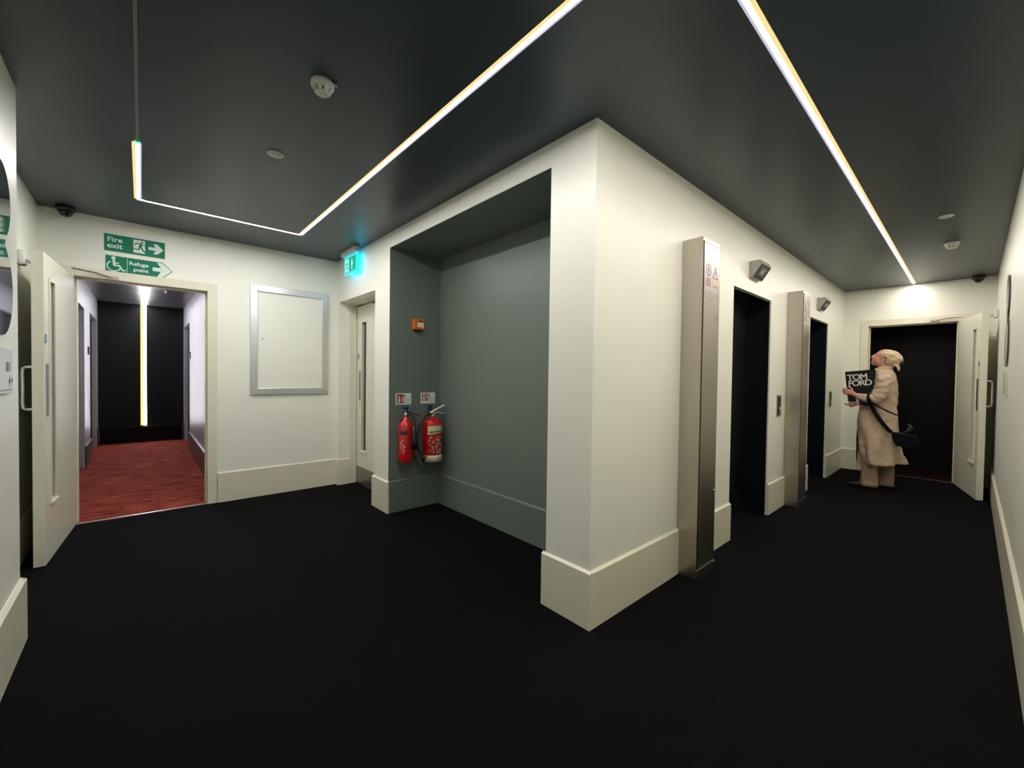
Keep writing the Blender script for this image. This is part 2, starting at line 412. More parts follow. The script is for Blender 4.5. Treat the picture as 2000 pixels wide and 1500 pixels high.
skirt('baseboard_corridor_right', [((CX1, 3.812), (CX1, 7.46), (-1, 0)), ((CX1, 8.6), (CX1, CY1), (-1, 0))], bpy.data.materials['dark_brown_skirting'], 'dark corridor skirting at right with pale top edge', t=.02)
skirt('baseboard_corridor_end', [((CX0, CY1), (CX1, CY1), (0, -1))], 'black', 'black skirting below the upright light line')
skirt('baseboard_passage', [((6.95, -2.5), (6.95, 1.1), (-1, 0))], 'black', 'black skirting in the unlit passage')

# ------------------------------------------------------------------ door frames (trim)
def frame_trim(name, axis, wallpos, a0, a1, z1, wid, thick, label, depth=.12, sgn=-1, wl=None):
    """architrave + lining + stop; a: coordinate along the wall; wallpos plane coordinate; room on the sgn side"""
    wl = wl or wid
    b = BM()
    def bx(A0, A1, D0, D1, Z0, Z1):
        D0, D1 = wallpos+sgn*D0, wallpos+sgn*D1
        D0, D1 = min(D0, D1), max(D0, D1)
        if axis == 'x': box(b, A0, A1, D0, D1, Z0, Z1)
        else: box(b, D0, D1, A0, A1, Z0, Z1)
    bx(a0-wl, a0, 0, thick, 0, z1+wid); bx(a1, a1+wid, 0, thick, 0, z1+wid); bx(a0, a1, 0, thick, z1, z1+wid)
    bx(a0-.02, a0, -depth, 0, 0, z1); bx(a1, a1+.02, -depth, 0, 0, z1); bx(a0-.02, a1+.02, -depth, 0, z1, z1+.02)
    bx(a0, a0+.012, -depth+.01, -.06, 0, z1); bx(a1-.012, a1, -depth+.01, -.06, 0, z1); bx(a0, a1, -depth+.01, -.06, z1-.012, z1)
    return struct(name, b, 'trim', label, 'door frame', bevel=.003)
frame_trim('trim_1', 'x', ME, OX0, OX1, OZ, .075, .015, 'cream door frame around the corridor doorway')
frame_trim('trim_2', 'y', LE, PY0, PY1, PZ, .085, .015, 'cream door frame behind the person')
b = BM()
box(b, .12, .203, YD2-.010, YD2, 0, ZD); box(b, .12, .2, YD1, YD1+.03, 0, ZD); box(b, .12, .203, YD1, YD2, ZD-.02, ZD)
struct('trim_3', b, 'trim', 'cream frame of the recessed door beside the alcove', 'door frame', bevel=.002)
b = BM(); box(b, OX0, OX1, 3.68, 3.712, 0, .007); struct('trim_4', b, 'plate', 'thin metal threshold strip before the red carpet', 'threshold')
b = BM(); box(b, LE-.02, LE+.03, PY0, PY1, 0, .007); struct('trim_5', b, 'plate', 'thin metal threshold strip in the doorway behind the person', 'threshold')
for k, (a, c, lb) in enumerate([(L1A, L1B, 'nearer'), (L2A, L2B, 'farther')]):
    b = BM()
    box(b, a-.0, a+.012, .012, .24, 0, ZL); box(b, c-.012, c, .012, .24, 0, ZL); box(b, a, c, .012, .24, ZL-.012, ZL)
    struct('trim_%d' % (6+k), b, 'liftblack', 'black reveal lining the %s lift opening' % lb, 'lift reveal')
    d = empty('door_%d' % (4+k), ((a+c)/2, .21, 0)); tag(d, 'closed black doors of the %s lift' % lb, 'lift door', kind='structure')
    hw = (c-a)/2-.012
    b = BM(); box(b, -hw, -.002, 0, .03, .012, ZL-.014); obj('door_panel', b, 'liftblack', d)
    b = BM(); box(b, .002, hw, 0, .03, .012, ZL-.014); obj('door_panel', b, 'liftblack', d)
    b = BM(); box(b, -hw, hw, -.07, .03, .0, .009); obj('sill', b, 'liftblack', d)

# ------------------------------------------------------------------ door leaves
def door_leaf(num, hinge, rz, s, label, wd=.945, ht=2.06, kick=False, pull=True, closer=False, flip=False):
    """u along +X from the hinge; visible face at y=0, body towards s*Y"""
    d = empty('door_%d' % num, (hinge[0], hinge[1], 0), rz); tag(d, label, 'door', kind='structure')
    T = .054*s
    y0, y1 = sorted((0, T))
    u0, u1, z0, z1 = .66, .79, .405, 1.895
    b = BM()
    box(b, 0, u0, y0, y1, .006, ht); box(b, u1, wd, y0, y1, .006, ht); box(b, u0, u1, y0, y1, .006, z0); box(b, u0, u1, y0, y1, z1, ht)
    bmesh.ops.remove_doubles(b, verts=b.verts, dist=.0001)
    obj('leaf', b, 'door', d)
    b = BM()
    for f0, f1 in ((-.008*s, .004*s), (T-.004*s, T+.008*s)):
        q0, q1 = sorted((f0, f1)); g = .016
        box(b, u0-g, u0+.004, q0, q1, z0-g, z1+g); box(b, u1-.004, u1+g, q0, q1, z0-g, z1+g)
        box(b, u0, u1, q0, q1, z0-g, z0+.004); box(b, u0, u1, q0, q1, z1-.004, z1+g)
    q0, q1 = sorted((-.017*s, .002*s)); box(b, u0-.018, u1+.018, q0, q1, z0-.022, z0-.004)
    obj('glazing_bead', b, 'door', d, bevel=.002)
    b = BM(); q0, q1 = sorted((T*.5-.003, T*.5+.003)); box(b, u0, u1, q0, q1, z0, z1); obj('pane', b, 'glass', d)
    q0, q1 = sorted((-.002*s, .001*s))
    b = BM(); box(b, .82, .885, q0, q1, .985, 1.335); part(obj('push_plate', b, 'plate', d, bevel=.001), 'narrow brushed steel push plate')
    b = BM(); lathe(b, [(.036, 0), (.036, .0025)], (0, 0, 0), 28, 'y')
    for v in b.verts: v.co = V((.893+v.co.x, -s*v.co.y, 1.50+v.co.z))
    sd = obj('disc_sign', b, 'sign_white', d)
    b = BM(); lathe(b, [(.030, .0025), (.030, .0035)], (0, 0, 0), 28, 'y')
    for v in b.verts: v.co = V((.893+v.co.x, -s*v.co.y, 1.50+v.co.z))
    obj('disc_face', b, 'bluedisc', sd)
    b = BM()
    fn = lambda a_, z_, q: V((.893+a_, -s*q, 1.50+z_))
    for zz in (-.012, -.004, .004, .012):
        prism(b, [(-.016, zz-.0015), (.016, zz-.0015), (.016, zz+.0015), (-.016, zz+.0015)], .0035, .0042, fn)
    obj('disc_wording', b, 'sign_white', sd)
    if pull:
        yo = T; g = s*.052
        b = BM(); tube(b, smooth_path([(.86, yo, 1.035), (.86, yo+g*.7, 1.035), (.86, yo+g, 1.06), (.86, yo+g, 1.17), (.86, yo+g, 1.285), (.86, yo+g*.7, 1.31), (.86, yo, 1.31)], 5), .0095, 10)
        part(obj('pull_handle', b, 'chrome', d, smooth=True), 'D shaped chrome pull handle')
    if kick:
        b = BM(); box(b, .01, wd-.006, q0, q1, .012, .205); part(obj('kick_plate', b, 'plate', d), 'brushed steel kick plate')
    if closer:
        b = BM(); box(b, .09, .32, -s*.045 if s > 0 else 0, 0 if s > 0 else .045, 1.96, 2.02); obj('closer_body', b, 'plate', d, bevel=.004)
        b = BM(); tube(b, [(.2, -.03*s, 2.03), (.36, -.10*s, 2.06), (.55, -.02*s, 2.09)], .006, 8); obj('closer_arm', b, 'plate', d)
    return d
d1 = door_leaf(1, (-2.120, 3.672), math.atan2(-.945, -.062), -1, 'cream door standing open at left with narrow pane and steel push plate', wd=.925)
d2 = door_leaf(2, (6.010, -1.150), math.atan2(-.194, -.919), 1, 'cream door standing open at far right beyond the person', wd=.925)
d3 = door_leaf(3, (.204, 2.668), PI/2, -1, 'closed cream door recessed beside the alcove with steel kick plate', wd=.94, ht=2.09, kick=True, pull=False, closer=True)
def closer_arm(name, pts, label):
    b = BM(); tube(b, smooth_path(pts[:3], 1), .006, 8)
    e_ = empty(name, (0, 0, 0)); tag(e_, label, 'door closer')
    return e_, b
for nm, P, Q, wd_, lb in (('door_closer_arm', [(-2.118, 3.50, 2.105), (-1.985, 3.655, 2.115), (-1.89, 3.664, 2.092)], (-1.89, 3.674, 2.088), 'x', 'thin metal closer arm above the corridor doorway'),
                     ('door_closer_arm', [(5.86, -1.19, 2.10), (6.00, -1.03, 2.118), (6.004, -.95, 2.10)], (6.0115, -.94, 2.10), 'y', 'thin metal closer arm above the doorway behind the person')):
    r = empty(nm, P[1]); tag(r, lb, 'door closer')
    b = BM(); tube(b, [V(p)-V(P[1]) for p in P], .0065, 8); obj('arm', b, 'plate', r)
    q = V(Q)-V(P[1]); b = BM()
    if wd_ == 'x': box(b, q.x-.045, q.x+.035, q.y-.012, q.y+.003, q.z-.014, q.z+.014)
    else: box(b, q.x-.012, q.x+.006, q.y-.04, q.y+.04, q.z-.014, q.z+.014)
    obj('bracket', b, 'plate', r, bevel=.003)
# wall mounted door holders
def holder(loc, nrm, alongv, label):
    r = empty('door_holder', loc); tag(r, label, 'door holder')
    n_ = V(nrm); a_ = V(alongv)
    b = BM(); fn = lambda p, q, dd: a_*p+V((0, 0, q))+n_*dd
    prism(b, [(-.045, -.05), (.045, -.05), (.045, .05), (-.045, .05)], 0, .035, fn); obj('housing', b, 'white', r, bevel=.01)
    b = BM(); tube(b, [n_*.03+V((0, 0, -.015)), n_*.065+a_*-.01+V((0, 0, -.03)), n_*.085+a_*-.02+V((0, 0, -.005)), n_*.10+a_*-.02], [.012, .009, .016, .010], 10)
    obj('keeper_arm', b, 'chrome', r, smooth=True)
holder((XR, 2.99, 2.045), (1, 0, 0), (0, 1, 0), 'white door holder on the wall behind the open left door')
holder((5.42, -W, 2.07), (0, 1, 0), (1, 0, 0), 'white door holder on the right wall beyond the open door')

# ------------------------------------------------------------------ LED lines
led = empty('ceiling_light_line', (-.585, -.735, H)); tag(led, 'long zigzag white light line across the charcoal lobby ceiling', 'ceiling light')
o3 = V((-.585, -.735, H))
def ledbox(name, x0, x1, y0, y1, z0, z1, mt, par=None, org=o3):
    b = BM(); box(b, x0-org.x, x1-org.x, y0-org.y, y1-org.y, z0-org.z, z1-org.z); return obj(name, b, mt, par or led)
xa = -1.722
def ledseg(kind, p, q0, q1, warm, mt='led', org=o3, par=None, z=H, hw=.0082, ww=.017, side=-1, m0=0, m1=0, wmt='ledwarm', fl=True):
    """kind 'y': runs along y at x=p; kind 'x': runs along x at y=p.  A flush diffuser between two lips added to block side light"""
    def mk(a, zz, s_): return V((a, s_, zz)) if kind == 'y' else V((s_, a, zz))
    par = par or led
    def pr_(name, prof, mtt, e0, e1):
        b = BM(); prism(b, [(p+a, z+c) for a, c in prof], e0, e1, lambda a, c, d: mk(a, c, d)-org); return obj(name, b, mtt, par)
    pr_('light_diffuser', [(-hw, -.0008), (hw, -.0008), (hw, 0), (-hw, 0)], mt, q0-m0, q1+m1)
    lo, hi = -hw, hw
    if warm:
        if side < 0: pr_('light_edge', [(-hw-ww, -.0008), (-hw, -.0008), (-hw, 0), (-hw-ww, 0)], wmt, q0, q1); lo -= ww
        else: pr_('light_edge', [(hw, -.0008), (hw+ww, -.0008), (hw+ww, 0), (hw, 0)], wmt, q0, q1); hi += ww
    cw = ww*.55
    if fl:
        if side < 0 or not warm: pr_('painted_halo_strip', [(hi, -.0008), (hi+cw, -.0008), (hi+cw, 0), (hi, 0)], 'ledhalo', q0, q1); hi += cw  # added strip imitating the halo, not a separate lamp
        if not warm: pr_('painted_halo_strip', [(lo-cw, -.0008), (lo, -.0008), (lo, 0), (lo-cw, 0)], 'ledhalo', q0, q1); lo -= cw
    if fl:
        pr_('light_blocking_lip', [(lo-.0016, -.0018), (lo, -.0018), (lo, 0), (lo-.0016, 0)], 'ledlip', q0, q1)  # lips added to stop the diffuser spilling light sideways
        pr_('light_blocking_lip', [(hi, -.0018), (hi+.0016, -.0018), (hi+.0016, 0), (hi, 0)], 'ledlip', q0, q1)
ledseg('y', xa, 1.93, 2.972, True, m1=.0155)
ledseg('x', 2.980, xa+.03, -.625, False)
ledseg('x', 2.980, xa+.0075, xa+.03, False, fl=False); ledseg('x', 2.980, -.625, -.5925, False, fl=False)
ledseg('y', -.585, -.71, 2.950, True); ledseg('y', -.585, 2.950, 2.972, True, fl=False); ledseg('y', -.585, -.7425, -.71, False, fl=False)
ledseg('x', -.735, -.5775, -.556, False, mt='ledr', fl=False); ledseg('x', -.735, -.556, LE-.09, True, mt='ledr')
part(ledbox('unlit_profile', xa-.0065, xa+.0055, -1.30, 1.915, H-.003, H, mat('grey_unlit_diffuser', (.20, .195, .18), .4)), 'unlit grey length of the light line')
part(ledbox('status_light', xa-.014, xa+.012, 1.915, 1.93, H-.005, H, 'green_led'), 'green glowing joint')
o4 = V((-1.685, CY1, CZ))
ledc = empty('corridor_light_line', o4); tag(ledc, 'light line crossing the corridor ceiling and running down the black wall', 'light')
ledseg('y', -1.672, 3.83, CY1, True, mt='ledc', wmt='ledcwarm', org=o4, par=ledc, z=CZ, hw=.016, ww=.028)
ledbox('light_diffuser', -1.682, -1.640, CY1-.004, CY1, HB+.01, CZ-.004, 'ledc', ledc, o4); ledbox('light_edge', -1.722, -1.682, CY1-.004, CY1, HB+.01, CZ-.004, 'ledcwarm', ledc, o4)

# ------------------------------------------------------------------ ceiling devices
def disc_device(loc, label, detector=True, sc=1.0):
    r = empty('smoke_detector' if detector else 'ceiling_disc', loc); tag(r, label, 'smoke detector' if detector else 'ceiling vent')
    if detector:
        b = BM(); lathe(b, [(.050, 0), (.052, -.006), (.052, -.020), (.047, -.027), (.036, -.029), (.036, -.030)], n=40)
        obj('base', b, 'detector', r, smooth=True)
        b = BM(); lathe(b, [(.020, -.028), (.020, -.048), (.022, -.050)], n=30); obj('chamber', b, 'rubber', r)
        b = BM(); lathe(b, [(.031, -.046), (.032, -.052), (.027, -.056), (.0, -.057)], n=30)
        for k in range(8):
            a = 2*PI*k/8; c_, s_ = math.cos(a), math.sin(a)
            fn = lambda p, q, dd: V((c_*p-s_*dd, s_*p+c_*dd, q))
            prism(b, [(.024, -.050), (.034, -.050), (.044, -.026), (.024, -.026)], -.008, .008, fn)
        obj('cage', b, 'detector', r)
        b = BM(); tube(b, smooth_path([(.045, -.006, -.008), (.062, -.007, -.010), (.066, 0, -.010), (.062, .007, -.010), (.045, .006, -.008)], 4), .0022, 6)
        obj('tag_loop', b, 'detector', r)
    else:
        b = BM(); lathe(b, [(.048, 0), (.048, -.004), (.042, -.008), (.032, -.0085)], n=40); obj('ring', b, 'detector', r, smooth=True)
        b = BM(); lathe(b, [(.030, -.006), (.028, -.012), (0, -.013)], n=32); obj('cap', b, 'detector', r, smooth=True)
    r.scale = (sc, sc, sc)
    return r
r_ = disc_device((-1.10, .69, H), 'round white smoke detector on the ceiling left of the light line', True, .95); r_.rotation_euler = (0, 0, math.radians(-35))
disc_device((-1.11, 1.515, H), 'flat white ceiling disc between the smoke detector and light corner', False, .95)
disc_device((3.93, -1.13, H), 'round white smoke detector near the far right ceiling camera', True, 1.05)
disc_device((3.01, -1.12, H), 'flat white ceiling disc above the right wall', False, .95)
b = BM(); lathe(b, [(.03, 0), (.03, -.006), (.012, -.01), (.01, -.03), (.018, -.033), (.018, -.035)], n=20)
o = obj('sprinkler', b, 'chrome'); o.location = (-1.43, 6.72, CZ); tag(o, 'small chrome sprinkler on the corridor ceiling', 'sprinkler')
def dome(loc, label):
    r = empty('security_camera', loc); tag(r, label, 'security camera')
    b = BM(); lathe(b, [(.056, 0), (.056, -.03), (.050, -.036)], n=36); obj('base', b, 'rubber', r, smooth=True)
    b = BM(); lathe(b, [(.044, -.034), (.043, -.048), (.036, -.064), (.024, -.076), (.01, -.082), (.001, -.083)], n=32)
    part(obj('dome', b, mat('black_dome_glass', (.004, .004, .005), .08), r, smooth=True), 'smoked black dome')
dome((-2.157, 3.58, H), 'black dome camera on the ceiling above the open left door')
dome((5.93, -1.31, H), 'black dome camera on the ceiling at the far right corner')

# ------------------------------------------------------------------ exit sign (ceiling mounted, lit)
ex = empty('exit_sign', (-.065, 3.12, H)); tag(ex, 'small glowing cyan exit sign hanging by the recessed door', 'exit sign')
b = BM(); box(b, -.035, .03, -.19, .19, -.052, 0); obj('housing', b, 'detector', ex, bevel=.004)
b = BM(); box(b, -.004, 0, -.17, .165, -.245, -.052); obj('panel', b, 'exitglow', ex)
b = BM(); box(b, .0002, .004, -.17, .165, -.245, -.052); obj('rear_panel', b, 'exitback', ex)
fr = flat_fn((-.0045, 0, -.245), (0, -1, 0), (0, 0, 1))
b = BM(); prism(b, [(-.145, .022), (.15, .022), (.15, .165), (-.145, .165)], 0, .001, fr); gf = obj('green_film', b, 'exitgreen', ex)
def runner(fn, ox, oy, s, d0, d1, b):
    def P(pts): prism(b, [(ox+p*s, oy+q*s) for p, q in pts], d0, d1, fn)
    n = 12; P([(.60+.075*math.cos(2*PI*i/n), .86+.075*math.sin(2*PI*i/n)) for i in range(n)])
    P([(.44, .76), (.56, .77), (.62, .66), (.56, .44), (.40, .44), (.42, .60)])       # torso
    P([(.56, .72), (.60, .64), (.74, .58), (.90, .56), (.90, .62), (.76, .65)])       # front arm
    P([(.46, .76), (.40, .68), (.26, .70), (.18, .56), (.12, .60), (.22, .77)])       # rear arm
    P([(.46, .46), (.58, .46), (.72, .22), (.86, .04), (.78, .0), (.62, .18)])        # front leg
    P([(.40, .48), (.50, .44), (.44, .26), (.38, .20), (.06, .24), (.06, .31), (.34, .28)])  # rear leg
b = BM(); prism(b, [(-.135, .028), (-.03, .028), (-.03, .158), (-.135, .158)], .001, .002, fr); obj('white_film', b, 'exitwhite', gf)
b = BM(); runner(fr, -.135, .034, .115, .002, .003, b); obj('running_figure', b, 'exitgreen', gf)
b = BM(); prism(b, [(.045, .035), (.065, .035), (.065, .09), (.085, .09), (.055, .15), (.025, .09), (.045, .09)], .001, .002, fr); obj('arrow', b, 'exitwhite', gf)

# ------------------------------------------------------------------ wall signs on the end wall
YS = ME
def plate(bm, fn, pts, d0, d1): prism(bm, pts, d0, d1, fn)
s1 = empty('fire_exit_sign', (-1.944, YS, 2.325)); tag(s1, 'green fire exit sign with running figure and arrow above the corridor doorway', 'sign')
f1 = flat_fn((0, 0, 0), (1, 0, 0), (0, 0, 1))
sw, sh = .398, .145
b = BM(); plate(b, f1, [(-.006, -.006), (sw+.006, -.006), (sw+.006, sh+.006), (-.006, sh+.006)], 0, .003); obj('backing', b, 'sign_white', s1)
b = BM(); plate(b, f1, [(0, 0), (sw, 0), (sw, sh), (0, sh)], .003, .0036); obj('green_face', b, 'green_sign', s1)
b = text_bm('Fire', .058, (.018, -.0036, .083), (1, 0, 0), (0, 0, 1), .0005, bold=.0012, sx=1.08); obj('lettering', b, 'sign_white', s1, fix=False)
b = text_bm('exit', .058, (.018, -.0036, .030), (1, 0, 0), (0, 0, 1), .0005, bold=.0012, sx=1.08); obj('lettering', b, 'sign_white', s1, fix=False)
b = BM(); plate(b, f1, [(.185, .018), (.262, .018), (.262, .132), (.185, .132)], .0036, .0042); pw = obj('pictogram_panel', b, 'sign_white', s1)
b = BM(); runner(f1, .178, .022, .108, .0042, .0048, b); obj('running_figure', b, 'green_sign', pw)
b = BM(); plate(b, f1, [(.285, .062), (.335, .062), (.318, .030), (.345, .030), (.388, .075), (.345, .120), (.318, .120), (.335, .088), (.285, .088)], .0036, .0042)
obj('arrow', b, 'sign_white', s1)
s2 = empty('refuge_point_sign', (-1.936, YS, 2.148)); tag(s2, 'green refuge point sign with wheelchair symbol and pointed right end', 'sign')
sw, sh = .375, .140
b = BM(); plate(b, f1, [(-.005, -.005), (sw+.003, -.005), (sw+.078, sh/2), (sw+.003, sh+.005), (-.005, sh+.005)], 0, .003); obj('backing', b, 'sign_white', s2)
b = BM(); plate(b, f1, [(0, 0), (sw, 0), (sw+.07, sh/2), (sw, sh), (0, sh)], .003, .0036); obj('green_face', b, 'green_sign', s2)
b = text_bm('Refuge', .043, (.148, -.0036, .080), (1, 0, 0), (0, 0, 1), .0005, bold=.0010, sx=1.1); obj('lettering', b, 'sign_white', s2, fix=False)
b = text_bm('point', .043, (.176, -.0036, .030), (1, 0, 0), (0, 0, 1), .0005, bold=.0010, sx=1.1); obj('lettering', b, 'sign_white', s2, fix=False)
b = BM(); plate(b, f1, [(.136, .004), (.139, .004), (.139, .136), (.136, .136)], .0036, .0042); obj('dividing_line', b, 'sign_white', s2)
b = BM(); plate(b, f1, [(.305, .055), (.362, .055), (.335, .006), (.373, .006), (.438, .070), (.373, .134), (.335, .134), (.362, .088), (.305, .088)], .0036, .0042); obj('arrow', b, 'sign_white', s2)
b = BM()
n = 14; plate(b, f1, [(.050+.014*math.cos(2*PI*i/n), .121+.014*math.sin(2*PI*i/n)) for i in range(n)], .0036, .0042)
plate(b, f1, [(.043, .108), (.058, .106), (.060, .086), (.085, .084), (.085, .076), (.061, .075), (.062, .066), (.091, .064), (.110, .026), (.128, .030), (.129, .022), (.106, .014), (.084, .052), (.048, .054)], .0036, .0042)
cc = (.052, .052)
for i in range(18):
    a0 = math.radians(118+i*13.5); a1 = math.radians(118+(i+1)*13.5)
    plate(b, f1, [(cc[0]+r__*math.cos(a), cc[1]+r__*math.sin(a)) for r__, a in ((.038, a0), (.046, a0), (.046, a1), (.038, a1))], .0036, .0042)
obj('wheelchair_symbol', b, 'sign_white', s2)

# poster frame
pf = empty('poster_frame', (-.493, YS, 1.065)); tag(pf, 'empty silver snap frame on the cream end wall', 'picture frame')
hw, hh, fw_ = .383, 1.140, .066
b = BM()
for pts in ([(-hw, 0), (hw, 0), (hw-fw_, fw_), (-hw+fw_, fw_)], [(-hw, hh), (-hw+fw_, hh-fw_), (hw-fw_, hh-fw_), (hw, hh)],
            [(-hw, 0), (-hw+fw_, fw_), (-hw+fw_, hh-fw_), (-hw, hh)], [(hw, 0), (hw, hh), (hw-fw_, hh-fw_), (hw-fw_, fw_)]):
    prism(b, pts, 0, .022, f1)
obj('frame', b, 'alu', pf, bevel=.003)
b = BM(); prism(b, [(-hw+.05, .05), (hw-.05, .05), (hw-.05, hh-.05), (-hw+.05, hh-.05)], 0, .008, f1); obj('back_panel', b, 'wall', pf)
b = BM(); lathe(b, [(.006, 0), (.006, .003)], n=12, axis='y')
for v in b.verts: v.co = V((v.co.x-.269, -v.co.y-.008, v.co.z+.584))
obj('lock', b, 'ink', pf)

# ------------------------------------------------------------------ alcove things
# call point
cp = empty('call_point', (.283, YA2, 1.73)); tag(cp, 'orange call point box on the dark alcove wall', 'call point')
b = BM(); box(b, -.055, .055, -.048, 0, 0, .100); obj('body', b, 'orange', cp, bevel=.006)
b = BM(); box(b, -.022, .044, -.0505, -.046, .022, .068); obj('window', b, 'sign_white', cp)
b = BM(); box(b, -.012, .034, -.0505, -.046, .072, .084); obj('label_strip', b, 'ink', cp)
b = BM(); box(b, -.035, .035, -.040, -.002, -.014, 0); obj('base_cover', b, 'rubber', cp)
def ext_sign(x, z, label, sqh):
    r = empty('extinguisher_sign', (x, YA2, z)); tag(r, label, 'sign', group='extinguisher signs in the alcove')
    g = f1
    b = BM(); prism(b, [(0, 0), (.160, 0), (.160, .108), (0, .108)], 0, .003, g); obj('backing', b, 'sign_white', r)
    b = BM(); prism(b, [(.014, .012+(.086-sqh)), (.080, .012+(.086-sqh)), (.080, .098), (.014, .098)], .003, .0036, g); rs = obj('red_panel', b, 'redsign', r)
    zb = .018+(.086-sqh)
    b = BM(); prism(b, [(.024, zb), (.044, zb), (.044, zb+.036), (.038, zb+.044), (.030, zb+.044), (.024, zb+.036)], .0036, .0042, g)
    prism(b, [(.024, zb+.050), (.044, zb+.050), (.048, zb+.056), (.038, zb+.064), (.028, zb+.064)], .0036, .0042, g)
    prism(b, [(.056, zb+.002), (.064, zb+.006), (.072, zb+.020), (.070, zb+.040), (.074, zb+.056), (.062, zb+.054), (.058, zb+.036), (.060, zb+.020)], .0036, .0042, g)
    obj('pictogram', b, 'sign_white', rs)
    b = BM(); prism(b, [(.088, .066), (.100, .060), (.100, .094), (.088, .096)], .003, .0036, g)
    for k in range(6): prism(b, [(.090, .014+k*.008), (.148, .014+k*.008), (.148, .0158+k*.008), (.090, .0158+k*.008)], .003, .0033, g)
    obj('small_print', b, mat('grey_print', (.25, .22, .2), .5), r)
ext_sign(.066, 1.010, 'small red and white extinguisher sign above the slimmer extinguisher', .086)
ext_sign(.330, 1.012, 'small red and white extinguisher sign above the wider extinguisher', .070)
def spin(bm, ang, c=(0, 0, 0)):
    bmesh.ops.rotate(bm, verts=bm.verts, cent=c, matrix=Matrix.Rotation(ang, 3, 'Z'))
def extinguisher(loc, co2, label):
    r = empty('fire_extinguisher', loc); tag(r, label, 'fire extinguisher')
    R = .066 if co2 else .094
    hb = .40 if co2 else .405
    b = BM()
    if co2: prof = [(R*.8, 0), (R*.97, .006), (R, .02), (R, .305), (R*.95, .335), (R*.78, .368), (R*.5, .39), (.022, .402), (.020, .43)]
    else: prof = [(R*.9, 0), (R*.97, .006), (R, .012), (R, .345), (R*.96, .368), (R*.80, .392), (R*.5, .408), (.026, .415), (.022, .43)]
    lathe(b, prof, n=44); obj('cylinder', b, 'red', r, smooth=True)
    zt = .43
    if co2:
        b = BM(); lathe(b, [(.021, zt-.004), (.021, zt+.018), (.014, zt+.022), (.014, zt+.04), (.017, zt+.045)], n=20); obj('valve', b, 'chrome', r, smooth=True)
        b = BM(); tube(b, smooth_path([(0, 0, zt+.03), (.045, -.01, zt+.045), (.085, -.02, zt+.085)], 4), [.010]*3+[.008]*6, 8, flat=((0, 1, 0), .5)); obj('squeeze_lever', b, 'rubber', r, smooth=True)
        b = BM(); tube(b, smooth_path([(0, 0, zt+.02), (.06, -.015, zt+.022), (.135, -.03, zt-.008)], 4), .009, 8, flat=((0, 1, 0), .5)); obj('carry_handle', b, 'rubber', r, smooth=True)
        b = BM(); tube(b, smooth_path([(.0, -.01, zt+.008), (.045, -.035, zt+.004), (.06, -.05, zt-.06), (.055, -.066, .30)], 5), .008, 10); obj('hose', b, 'rubber', r, smooth=True)
        b = BM(); tube(b, [(.048, -.072, .335), (.044, -.076, .27), (.052, -.078, .20), (.056, -.080, .125)], [.016, .020, .032, .036], 18); obj('horn', b, 'rubber', r, smooth=True)
        lab = [(.265, .305, 'ink'), (.10, .245, None)]
        def patch(z0, z1, a0, a1, mtn, nm):
            b = BM(); n = 14; rr = R+.0012; A = []; B = []
            for i in range(n+1):
                a = math.radians(a0+(a1-a0)*i/n); A.append(b.verts.new((rr*math.cos(a), rr*math.sin(a), z0))); B.append(b.verts.new((rr*math.cos(a), rr*math.sin(a), z1)))
            for i in range(n): b.faces.new((A[i], A[i+1], B[i+1], B[i]))
            return obj(nm, b, mtn, r, smooth=True)
        patch(.258, .298, 190, 258, 'ink', 'black_label')
    else:
        def patch(z0, z1, a0, a1, mtn, nm, skew=0):
            b = BM(); n = 24; rr = R+.0012; A = []; B = []
            for i in range(n+1):
                t_ = i/n; a = math.radians(a0+(a1-a0)*t_); A.append(b.verts.new((rr*math.cos(a), rr*math.sin(a), z0+skew*t_))); B.append(b.verts.new((rr*math.cos(a), rr*math.sin(a), z1+skew*t_*.3)))
            for i in range(n): b.faces.new((A[i], A[i+1], B[i+1], B[i]))
            return obj(nm, b, mtn, r, smooth=True)
        patch(.262, .345, 212, 318, 'cream', 'cream_label', .02)
        b = BM(); n = 16; rr = R+.0020; A = []; B = []
        for i in range(n+1):
            a = math.radians(222+80*i/n); A.append(b.verts.new((rr*math.cos(a), rr*math.sin(a), .276+.012*i/n))); B.append(b.verts.new((rr*math.cos(a), rr*math.sin(a), .294+.008*i/n)))
        for i in range(n): b.faces.new((A[i], A[i+1], B[i+1], B[i]))
        obj('green_strip', b, 'lgreen', r)
        b = BM(); lathe(b, [(R*.92, -.004), (R+.003, .0), (R+.003, .062), (R-.002, .064)], n=44); part(obj('base_band', b, 'cream', r, smooth=True), 'cream band round the bottom')
        b = BM(); lathe(b, [(.024, zt-.006), (.024, zt+.012), (.016, zt+.016), (.016, zt+.04), (.02, zt+.045), (.02, zt+.05)], n=20); obj('valve', b, 'brass', r, smooth=True)
        b = BM(); tube(b, smooth_path([(-.03, -.01, zt+.035), (0, -.012, zt+.052), (.045, -.02, zt+.075), (.11, -.03, zt+.105)], 4), .015, 8, flat=((0, 1, 0), .6)); obj('squeeze_lever', b, 'white', r, smooth=True)
        b = BM(); tube(b, smooth_path([(0, 0, zt+.03), (.05, -.02, zt+.038), (.12, -.03, zt+.022)], 4), .008, 8, flat=((0, 1, 0), .6)); obj('carry_handle', b, 'white', r, smooth=True)
        b = BM(); tube(b, smooth_path([(-.012, -.005, zt+.02), (-.080, -.012, zt+.008), (-.150, -.02, .35), (-.176, -.025, .24), (-.165, -.03, .13), (-.138, -.04, .07)], 6), .0105, 12); obj('hose', b, 'rubber', r, smooth=True)
        b = BM(); tube(b, [(-.142, -.038, .085), (-.132, -.042, .045), (-.118, -.046, .012)], [.014, .018, .015], 12); obj('nozzle', b, 'rubber', r, smooth=True)
